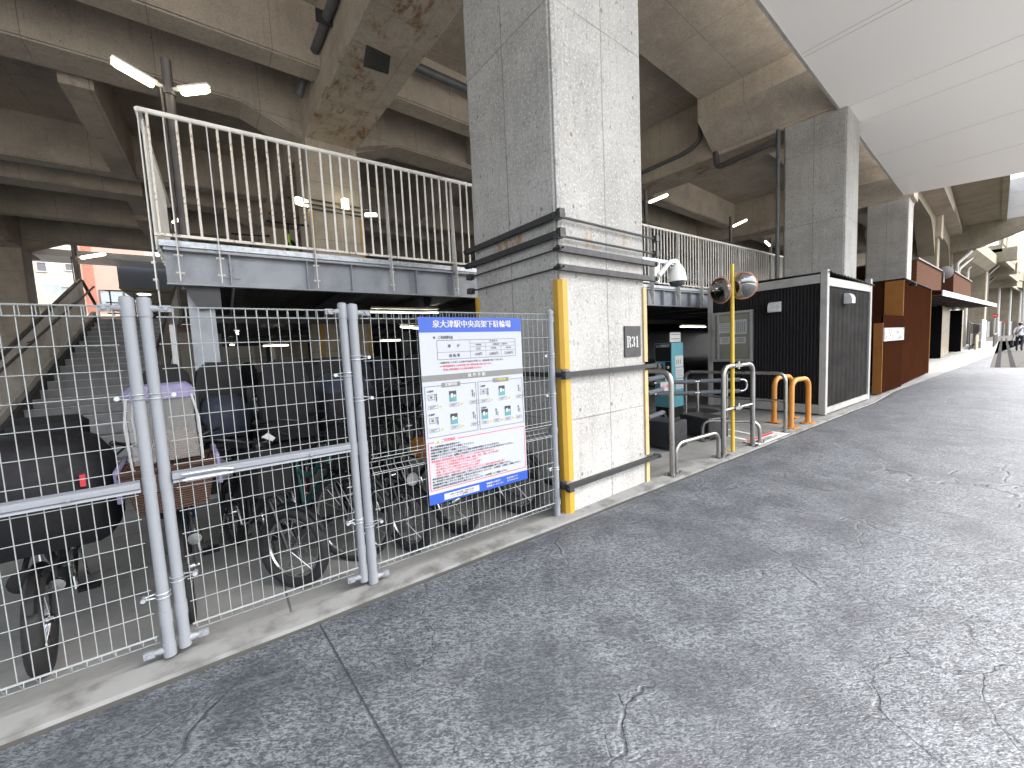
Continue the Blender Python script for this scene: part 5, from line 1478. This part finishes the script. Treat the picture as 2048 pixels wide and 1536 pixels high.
# floor sticker and lines
g = MB()
def fq(pts, z, mi): g.add([(a, b, z) for a, b in pts], [tuple(range(len(pts)))], mi)
fq([(6.0, 2.50), (6.02, 2.74), (7.0, 2.74), (7.0, 2.50)], .021, 0); fq([(6.05, 2.67), (6.05, 2.73), (6.9, 2.73), (6.9, 2.67)], .023, 1)
text_into(g, '自転車出入口', .125, (6.52, 2.583, .0235), (1, 0, 0), (0, 1, 0), 2, 'CENTER', .001)
o = obj('floor_sticker', g, ['line_white', 'red', 'ink'], None); tag(o, 'red and white worded floor sticker at the kerb between the hoops', 'sticker')
for lab, pts in (('thin white floor line nearest the kerb across the lane', [(6.20, 2.80), (6.27, 2.80), (6.55, 3.75), (6.48, 3.75)]), ('thin white floor line just behind the first one', [(6.62, 2.85), (6.69, 2.85), (6.98, 3.9), (6.91, 3.9)])):
    g = MB(); g.add([(a, b, .0065) for a, b in pts], [(0, 1, 2, 3)]); tag(obj('floor_line', g, 'line_white'), lab, 'marking', 'white floor lines')
g = MB(); g.lathe([(.37, .0), (.37, .006), (.33, .008), (.0005, .008)], 26); o = obj('manhole_cover', g, 'iron', None, (8.3, 4.67, .003)); tag(o, 'round dark iron cover set in the floor near the cabin corner', 'manhole')

# ================================================================== CCTV camera beside the pillar
CV = thing('security_camera', 'white domed security camera on a bent arm right of the pillar', 'camera', (4.0, 2.70, 2.30))
g = MB(); g.box(-.38, .30, .02, .07, .095, .135); obj('mount_bar', g, 'bracket_blue', CV)
g = MB(); g.bbox(-.12, -.02, -.02, .06, -.13, .094, .008); obj('wall_box', g, 'cctv', CV)
g = MB(); g.tube(arc_path([(-.07, -.03, -.06), (0.02, -.05, .02), (.10, -.05, .10), (.25, -.05, .12), (.25, -.05, .06)], .06), .026, 10); obj('arm', g, 'cctv', CV)
g = MB(); g.lathe([(.03, .08), (.04, .06), (.05, .05), (.065, .03), (.088, -.03), (.10, -.10), (.102, -.125), (.096, -.13)], 22, 0, Matrix.Translation((.25, -.05, .02))); dm = obj('housing', g, 'cctv', CV)
g = MB(); g.lathe([(.085, -.131), (.078, -.155), (.05, -.178), (.0005, -.188)], 20, 0, Matrix.Translation((.25, -.05, .02))); obj('lens_dome', g, 'glass', dm)

# ================================================================== OFFICE CABIN
SX0, SX1, SY0, SY1, SZ = 9.06, 11.86, 2.66, 4.90, 2.62
CB = thing('office_cabin', 'dark corrugated prefab office cabin with a white frame beside the pavement', 'cabin', (SX0, SY0, 0))
LX, LY = SX1 - SX0, SY1 - SY0
g = MB()
n = 144; vs = []
for k in range(n + 1):
    y = .10 + (LY - .2) * k / n; x = .034 if (k % 4) in (0, 1) else .014
    vs += [(x, y, .20), (x, y, SZ - .16)]
g.add(vs, [(2 * k, 2 * k + 1, 2 * k + 3, 2 * k + 2) for k in range(n)])
obj('end_cladding', g, 'shed_dark', CB)
g = MB()
n = 40; vs = []
for k in range(n + 1):
    x = .10 + (LX - .2) * k / n; y = .034 if (k % 4) in (0, 1) else .030
    vs += [(x, y, .14), (x, y, SZ - .2)]
g.add(vs, [(2 * k, 2 * k + 1, 2 * k + 3, 2 * k + 2) for k in range(n)])
obj('side_cladding', g, 'shed_side', CB)
g = MB(); g.box(.05, LX - .05, .05, LY - .05, .05, SZ - .05); obj('core', g, 'black', CB)
for x, y in ((0, 0), (LX - .11, 0), (0, LY - .11), (LX - .11, LY - .11)):
    g = MB(); g.bbox(x, x + .11, y, y + .11, .02, SZ + .09, .006); obj('corner_post', g, 'frame_white', CB)
g = MB(); g.box(-.004, .10, .112, LY - .112, SZ - .14, SZ + .02); g.box(.112, LX - .112, .005, .10, SZ - .2, SZ - .05); obj('top_rail', g, 'frame_white', CB)
g = MB(); g.box(.005, .06, .112, LY - .112, .03, .199); g.box(.112, LX - .112, .005, .08, .03, .139); obj('base_rail', g, 'frame_white', CB)
g = MB(); n = 30; vs = []
for k in range(n + 1):
    x = .0 + (LX + .05) * k / n; z = SZ + .028 + (.028 if k % 2 else 0) - k / n * .10
    vs += [(x, -.03, z), (x, LY + .03, z + .03), (x, -.03, z + .012), (x, LY + .03, z + .042)]
fs = []
for k in range(n):
    a, b = 4 * k, 4 * k + 4
    fs += [(a, b, b + 1, a + 1), (a + 2, a + 3, b + 3, b + 2), (a, a + 2, b + 2, b), (a + 1, b + 1, b + 3, a + 3)]
g.add(vs, fs); obj('roof_sheet', g, 'shed_dark', CB)
# notice window on the end wall
def yl(y): return y - SY0
g = MB(); y0, y1, z0, z1 = yl(3.93), yl(4.78), 1.03, 2.12
for a, b, c, d in ((y0, y1, z1 - .05, z1), (y0, y1, z0, z0 + .05), (y0, y0 + .05, z0 + .051, z1 - .051), (y1 - .05, y1, z0 + .051, z1 - .051), (y1 - .15, y1 - .11, z0 + .051, z1 - .051)): g.box(-.035, .012, a, b, c, d)
wn_ = obj('window', g, 'alu', CB)
g = MB(); g.box(-.012, .010, y0 + .051, y1 - .151, z0 + .051, z1 - .051); g.box(-.004, .010, y1 - .109, y1 - .051, z0 + .051, z1 - .051); obj('pane', g, 'glass_olive', wn_)
pp = [(yl(4.36), yl(4.66), 1.66, 1.88), (yl(4.05), yl(4.30), 1.62, 1.93), (yl(4.40), yl(4.62), 1.42, 1.58), (yl(4.07), yl(4.31), 1.42, 1.56)]
for a, b, c, d in pp:
    g = MB(); g.box(-.016, -.0125, a, b, c, d); pn = obj('paper_notice', g, 'white', wn_)
g = MB()
for j, (a, b, c, d) in enumerate(pp):
    if j == 1:
        for k in range(5): g.box(-.0185, -.0175, a + .03 + k * .04, a + .045 + k * .04, c + .04, d - .04)
    else:
        for k in range(4): g.box(-.0185, -.0175, a + .03, b - .03 - .03 * (k % 2), d - .04 - k * (d - c - .05) / 4, d - .03 - k * (d - c - .05) / 4)
obj('notice_text', g, 'ink_grey', wn_)
def vent_hood(mat4):
    g = MB(); prof = [(0, 0), (0, .20)]
    for k in range(7): a = radians(90 - 90 * k / 6); prof.append((.10 * cos(a) + .03, .08 + .12 * sin(a)))
    prof += [(.13, 0)]
    g.prism(prof, -.10, .10, 'y'); g.xf(mat4); obj('vent_hood', g, 'vent', CB)
vent_hood(Matrix.Translation((.014, yl(3.51), 2.02)) @ Matrix.Rotation(pi, 4, 'Z'))
vent_hood(Matrix.Translation((1.12, .03, 2.12)) @ Matrix.Rotation(-pi / 2, 4, 'Z'))

# ================================================================== BROWN CLAD BLOCKS
def corr(x0, x1, y, z0, z1, pitch, dep, slope=0, n0=None):
    g = MB(); n = int((x1 - x0) / pitch); vs = []
    for k in range(n + 1):
        x = x0 + (x1 - x0) * k / n; d = dep if (k % 2) else 0; yy = y + (x - x0) * slope
        vs += [(x, yy + d, z0), (x, yy + d, z1)]
    g.add(vs, [(2 * k, 2 * k + 1, 2 * k + 3, 2 * k + 2) for k in range(n)])
    return g
BS = thing('clad_wall', 'low brown corrugated screen with tan end and a white printed panel', 'wall', (12.72, 2.66, 0))
obj('cladding', corr(.03, 2.0, -.01, .05, 1.93, .07, .04), 'brown', BS)
g = MB(); g.box(.03, 2.0, .03, .14, .05, 1.92); obj('core', g, 'brown', BS)
g = MB(); g.box(0, .029, -.02, .15, .03, 1.74); obj('end_panel', g, 'tan', BS)
g = MB(); g.box(.06, 1.95, -.036, -.014, 1.30, 1.62); pr = obj('printed_panel', g, 'white', BS)
g = MB(); rnd2 = random.Random(5)
for k in range(110):
    x = rnd2.uniform(.08, 1.9); z = rnd2.uniform(1.32, 1.59); w = rnd2.uniform(.02, .06)
    a = rnd2.uniform(0, 3); dx, dz = w * cos(a), w * .6 * sin(a); q = .006
    g.quad((x - dx, -.0375, z - dz - q), (x + dx, -.0375, z + dz - q), (x + dx, -.0375, z + dz + q), (x - dx, -.0375, z - dz + q))
obj('print', g, 'brown', pr)
BT = thing('clad_block', 'tall brown corrugated block with a tan end wall and sloping top', 'building', (14.8, 2.70, 0))
obj('cladding', corr(.04, 5.1, 0, .05, 2.90, .09, .035, .045), 'brown', BT)
g = MB(); g.prism([(0.04, .03), (5.1, .03 + .22), (5.1, 1.1), (.04, .8)], .04, 2.89); obj('core', g, 'brown', BT)
g = MB(); g.box(-.001, .039, -.02, .36, .03, 2.88); obj('end_panel', g, 'tan', BT)
g = MB(); g.prism([(5.1, .21), (5.14, .21), (5.14, 1.1), (5.1, 1.1)], .03, 2.9); obj('far_end_panel', g, 'tan', BT)
g = MB(); n = 22
for k in range(n): g.box(.02 + k * .236, .02 + k * .236 + .12, -.04 + k * .0106, 1.0, 2.901, 2.93)
obj('roof_sheet', g, 'shed_dark', BT)
g = MB(); g.cyl((.35, -.06, 2.80), (.35, .0, 2.86), .02, 8); g.bbox(.29, .41, -.20, -.06, 2.72, 2.80, .02); obj('spot_lamp', g, 'black', BT)
# white stair rail behind the cabin
SR = thing('stair_rail', 'white sloping stair railing between the cabin and the brown block', 'railing', (13.4, 4.3, 0))
g = MB()
for z in (0, .55): g.tube([(-.4, 0, .9 + z), (1.8, 0.05, 2.6 + z), (3.2, .1, 2.65 + z)], .022, 6)
for k in range(16):
    x = -.4 + k * .22; zb = .9 + min(x + .4, 2.2) / 2.2 * 1.7
    g.cyl((x, k * .006, zb), (x, k * .006, zb + .55), .012, 5)
obj('rail', g, 'frame_white', SR)

# ================================================================== SHOP with wood parapet boxes and awning
SHP = thing('shop_front', 'steel clad shop front with dark openings under a long white awning', 'shop', (20.6, 3.0, 0), radians(4.0))
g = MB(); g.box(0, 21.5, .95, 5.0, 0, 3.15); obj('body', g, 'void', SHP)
def portal(x0, x1, y0):
    g = MB(); g.box(x0, x0 + .02, y0 + .01, .949, .03, 2.78); obj('dark_side', g, 'void', SHP)
    g = MB(); g.box(x0 + .021, x1, y0, .949, .03, 2.78); return obj('steel_panel', g, 'alu_plate', SHP)
sp_ = portal(10.5, 15.6, .37)
g = MB(); g.box(12.6, 13.5, .366, .3695, 1.35, 1.55); obj('shop_plate', g, 'cream', sp_)
portal(19.7, 21.2, .02)
g = MB(); g.prism([(1.2, .95), (1.9, -.10), (20.0, -1.38), (20.3, .95)], 0, .05); g.v = [(x, y, z + 3.07 - (.95 - y) * .08) for x, y, z in g.v]; aw = obj('awning', g, 'brown', SHP)
g = MB(); g.prism([(1.88, -.12), (20.0, -1.40), (20.0, -1.43), (1.88, -.15)], 0, .21); g.v = [(x, y, z + 2.82) for x, y, z in g.v]; obj('valance', g, 'white', aw)
g = MB()
for k in range(13):
    x = 2.2 + k * 1.4; y = -.08 - (x - 1.9) * .0707
    g.box(x, x + .07, y, .9, 2.85, 2.89)
obj('rib', g, 'pole_dark', aw)
for lab, x0, x1, y, z0, z1 in (('nearer wood plank parapet box above the shop awning', 24.2, 30.9, 4.0, 3.35, 4.55), ('farther wood plank parapet box above the shop awning', 32.9, 41.5, 3.98, 3.35, 4.65)):
    t = thing('parapet_box', lab, 'parapet', (x0, y, z0), radians(1.5), 'wood plank parapet boxes')
    g = MB(); g.box(0, x1 - x0, 0, 2.2, 0, z1 - z0); obj('planking', g, 'wood', t)
    g = MB(); g.box(-.03, x1 - x0 + .03, -.05, 2.2, z1 - z0 + .001, z1 - z0 + .07); obj('coping', g, 'pole_dark', t)
t = thing('satellite_dish', 'small white dish between the two wood plank boxes', 'dish', (31.7, 4.2, 4.55)); 
g = MB(); g.lathe([(.0005, 0), (.15, .02), (.27, .07), (.34, .14), (.335, .145), (.26, .08), (.0005, .012)], 18, 0, Matrix.Rotation(radians(75), 4, 'Y') @ Matrix.Rotation(radians(20), 4, 'X')); obj('dish', g, 'white', t)
g = MB(); g.cyl((0, 0, -.5), (0, 0, .05), .03, 8); obj('mast', g, 'alu', t)

# ================================================================== FAR STREET
for k, (x, y, z1) in enumerate(((44.2, 5.2, 6.3), (47.5, 5.5, 6.2), (52, 5.5, 6.6), (63, 5.3, 6.8), (72, 6.2, 6.4))):
    labs = ['first pale downpipe on the far pillars right of the wood boxes', 'second pale downpipe beside the first on the far pillars', 'pale downpipe with a slanting elbow under the overhang', 'downpipe with long bent arm on the bright far pier', 'farthest thin downpipe near the end of the row']
    pipe_thing(labs[k], [[(x, y, 0), (x, y, z1), (x + 1.2, y - .55, z1 + .9)]], .10, 'pipe_light' if k < 3 else 'pole_dark', 'drain_pipe')
# far shop fence with railing, planter stakes, white board
FF = thing('far_railing', 'grey mesh railing along the kerb beyond the shop', 'railing', (43, 4.3, 0), radians(3.5))
g = MB()
for z in (.35, 1.1, 1.9): g.tube([(0, 0, z), (26, 0, z)], .03, 6)
for k in range(14): g.cyl((k * 2, 0, 0), (k * 2, 0, 1.95), .035, 6)
obj('rail', g, 'pole_dark', FF)
g = MB()
for k in range(60): g.cyl((k * .43 + .2, 0, .35), (k * .43 + .2, 0, 1.1), .01, 4)
obj('baluster', g, 'alu', FF)
for k in range(5):
    g = MB(); g.tube([(0, 0, 0), (0.0, 0, .95 + .05 * (k % 2)), (0, 0, 1.02 + .05 * (k % 2))], [.06, .06, .02], 8)
    o = obj('wooden_stake', g, 'stake', None, (43.4 + k * .62, 4.05 + k * .04, 0)); tag(o, 'short wooden stake in the row before the far railing', 'stake', 'wooden stakes before the far railing')
t = thing('white_board', 'white board standing on edge at the far kerb', 'board', (46.5, 4.05, 0), radians(3.4)); g = MB(); g.box(0, 9, 0, .08, .03, 2.2); obj('board', g, 'white', t); g = MB(); g.box(.3, .5, .081, .4, 0, .2); g.box(8, 8.2, .081, .4, 0, .2); obj('foot', g, 'alu', t)
def no_entry(label, x, y, z, r):
    t = thing('no_entry_sign', label, 'road sign', (x, y, 0), 0, 'no entry signs')
    g = MB(); g.cyl((0.03, 0, 0), (.03, 0, z + r), .05, 8); obj('pole', g, 'frame_white', t)
    m = Matrix.Translation((-.06, 0, z)) @ Matrix.Rotation(-pi / 2 + .25, 4, 'Y') if False else Matrix.Translation((-.06, 0, z)) @ Matrix.Rotation(-pi / 2, 4, 'Y')
    g = MB(); g.lathe([(r, -.02), (r, .0), (.0005, .001)], 24, 0, m); d = obj('disc', g, 'red', t)
    g = MB(); g.box(-.066, -.0625, -r * .78, r * .78, z - r * .13, z + r * .13); obj('bar', g, 'white', d)
no_entry('red and white no entry disc on a pale pole, the nearer larger one', 55, 4.1, 2.55, .2)
no_entry('second no entry disc, tiny and farther down the street', 96, 6.2, 2.3, .2)
t = thing('far_fence', 'dark banded fence in front of the farthest pillars', 'fence', (60, 6.0, 0), radians(4))
g = MB(); g.box(0, 45, 0, .1, .05, 2.3); obj('panel', g, 'panel_fence', t)
t = thing('guard_rail', 'dark low guard rail at the far kerb under the no entry sign', 'railing', (49, 3.65, 0), radians(3.4))
g = MB(); g.tube([(0, 0, .95), (14, 0, .95)], .05, 6)
for k in range(8): g.cyl((k * 2, 0, 0), (k * 2, 0, .95), .045, 6)
obj('rail', g, 'pole_dark', t)
FV = thing('far_viaduct', 'pale distant viaduct bending across the end of the street', 'viaduct', (104, 8.0, 0), radians(-4.2))
g = MB(); g.box(0, 150, -1.2, 4, 8.4, 9.6); obj('deck', g, 'far_concrete', FV)
g = MB(); g.box(0, 150, -1.3, -1.1, 9.61, 11.2); obj('parapet', g, 'far_concrete', FV)
for k in range(12):
    g = MB(); g.bbox(2 + k * 9, 3.1 + k * 9, -.3, 1.0, 0, 8.39, .05); obj('pillar', g, 'far_concrete', FV)
    g = MB(); g.cyl((1.4 + k * 9, -.4, 0), (1.4 + k * 9, -.4, 8.3), .12, 6); obj('drain_pipe', g, 'pipe_light', FV)
g = MB(); g.box(0, 150, .5, .6, 0, 2.6); obj('hoarding', g, 'panel_fence', FV)
t = thing('utility_pole', 'thin utility pole with cross arms standing against the pale sky', 'pole', (118, 5.6, 0))
g = MB(); g.tube([(0, 0, 0), (0, 0, 15)], [.2, .13], 8); obj('pole', g, 'alu', t)
g = MB()
for z in (14.2, 13.2): g.box(-.05, .05, -1.2, 1.2, z, z + .12)
obj('cross_arm', g, 'alu', t)
for k, (x, y0, y1, h, m_) in enumerate(((150, -16, 2.2, 5.2, 'cream'), (135, -28, -17, 7, 'white'))):
    t = thing('far_building', ('low pale building closing the end of the street', 'pale building off the right side of the street')[k], 'building', (x, y0, 0))
    g = MB(); g.box(0, 12, 0, y1 - y0, 0, h); obj('wall', g, m_, t)
    g = MB(); g.box(-.4, 12.2, -.3, y1 - y0 + .3, h + .001, h + .35); obj('roof', g, 'roof', t)
    nw = max(2, int((y1 - y0) / 3))
    for q in range(nw):
        yy = .8 + q * (y1 - y0 - 1.6) / nw
        g = MB(); g.box(-.03, -.002, yy, yy + 1.3, 1.2, 2.6); obj('window', g, 'dark_window', t)
# signal mast / bracket steelwork on the overhang
t = thing('cable_mast', 'small ladder like steel mast rising behind the far platform wall', 'mast', (62, 4.1, 11.2))
g = MB()
for y in (0, .5): g.cyl((0, y, -2), (0, y, 2.4), .05, 6)
for k in range(7): g.cyl((0, 0, -1.2 + k * .5), (0, .5, -1.2 + k * .5), .03, 5)
obj('mast', g, 'alu', t)

# ================================================================== PERSON
def skin_obj(name, pts, edges, radii, mat, parent=None, sub=1):
    me = bpy.data.meshes.new(name); me.from_pydata(pts, edges, []); o = bpy.data.objects.new(name, me); C.objects.link(o)
    md = o.modifiers.new('s', 'SKIN'); o.modifiers.new('u', 'SUBSURF').levels = sub
    sv_ = me.skin_vertices[0].data
    for k, r in enumerate(radii): sv_[k].radius = (r, r) if not isinstance(r, tuple) else r
    sv_[0].use_root = True
    dg = bpy.context.evaluated_depsgraph_get(); dg.update()
    me2 = bpy.data.meshes.new_from_object(o.evaluated_get(dg)); me2.name = name
    bpy.data.objects.remove(o); o = bpy.data.objects.new(name, me2); C.objects.link(o)
    for p in me2.polygons: p.use_smooth = True
    for m in (mat if isinstance(mat, list) else [mat]): me2.materials.append(M[m])
    if parent: o.parent = parent
    return o
PE = thing('person', 'person walking away in a white top and dark trousers carrying a black bag', 'person', (39.6, 1.93, .004), 0)
# faces +x (walking away); y to the left
pts = [(0, 0, .92), (0, 0, 1.12), (.01, 0, 1.32), (.01, 0, 1.44), (.03, 0, 1.52), (.04, 0, 1.62), (.04, 0, 1.70),
       (0, .10, .86), (.10, .10, .48), (.02, .10, .09), (.16, .10, .03), (0, -.10, .86), (-.06, -.10, .48), (-.24, -.10, .13), (-.13, -.10, .04),
       (0, .17, 1.40), (-.06, .24, 1.14), (.02, .25, .90), (.04, .25, .82), (0, -.17, 1.40), (.02, -.24, 1.14), (.14, -.22, .93), (.18, -.21, .86)]
ed = [(0, 1), (1, 2), (2, 3), (3, 4), (4, 5), (5, 6), (0, 7), (7, 8), (8, 9), (9, 10), (0, 11), (11, 12), (12, 13), (13, 14), (3, 15), (15, 16), (16, 17), (17, 18), (3, 19), (19, 20), (20, 21), (21, 22)]
ra = [.13, .12, .145, .10, .055, .085, .075, .09, .065, .045, .035, .09, .065, .045, .035, .06, .046, .034, .03, .06, .046, .034, .03]
bd = skin_obj('body', pts, ed, ra, ['skin', 'trousers', 'shirt', 'bag'], PE)
for p in bd.data.polygons:
    z = p.center.z; y = abs(p.center.y)
    if z < .12: p.material_index = 3
    elif y > .19 and z < 1.16: p.material_index = 0
    elif z < .94: p.material_index = 1
    elif z < 1.49: p.material_index = 2
g = MB(); g.lathe([(.098, 0), (.105, .05), (.09, .11), (.05, .145), (.0005, .15)], 14, 0, Matrix.Translation((.03, 0, 1.60))); obj('hair', g, 'hair', PE)
g = MB(); g.tube([(-.10, -.10, 1.47), (-.155, .0, 1.25), (-.12, .16, 1.0)], .02, 6); obj('strap', g, 'bag', PE)
t = thing('shopping_bag', 'black bag hanging from the hand of the walking person', 'bag', (39.64, 2.22, .32))
g = MB(); g.bbox(-.20, .20, -.06, .07, .0, .38, .03); obj('bag', g, 'bag', t)
g = MB(); g.tube(arc_path([(-.09, 0, .38), (-.06, .0, .52), (.06, .0, .52), (.09, 0, .38)], .05), .01, 6); obj('handle', g, 'bag', t)

# the person and the ground stay still; nothing else to set
for o in list(bpy.data.objects):
    if o.type == 'MESH' and o.parent is None and 'label' not in o and 'kind' not in o: print('UNTAGGED', o.name)
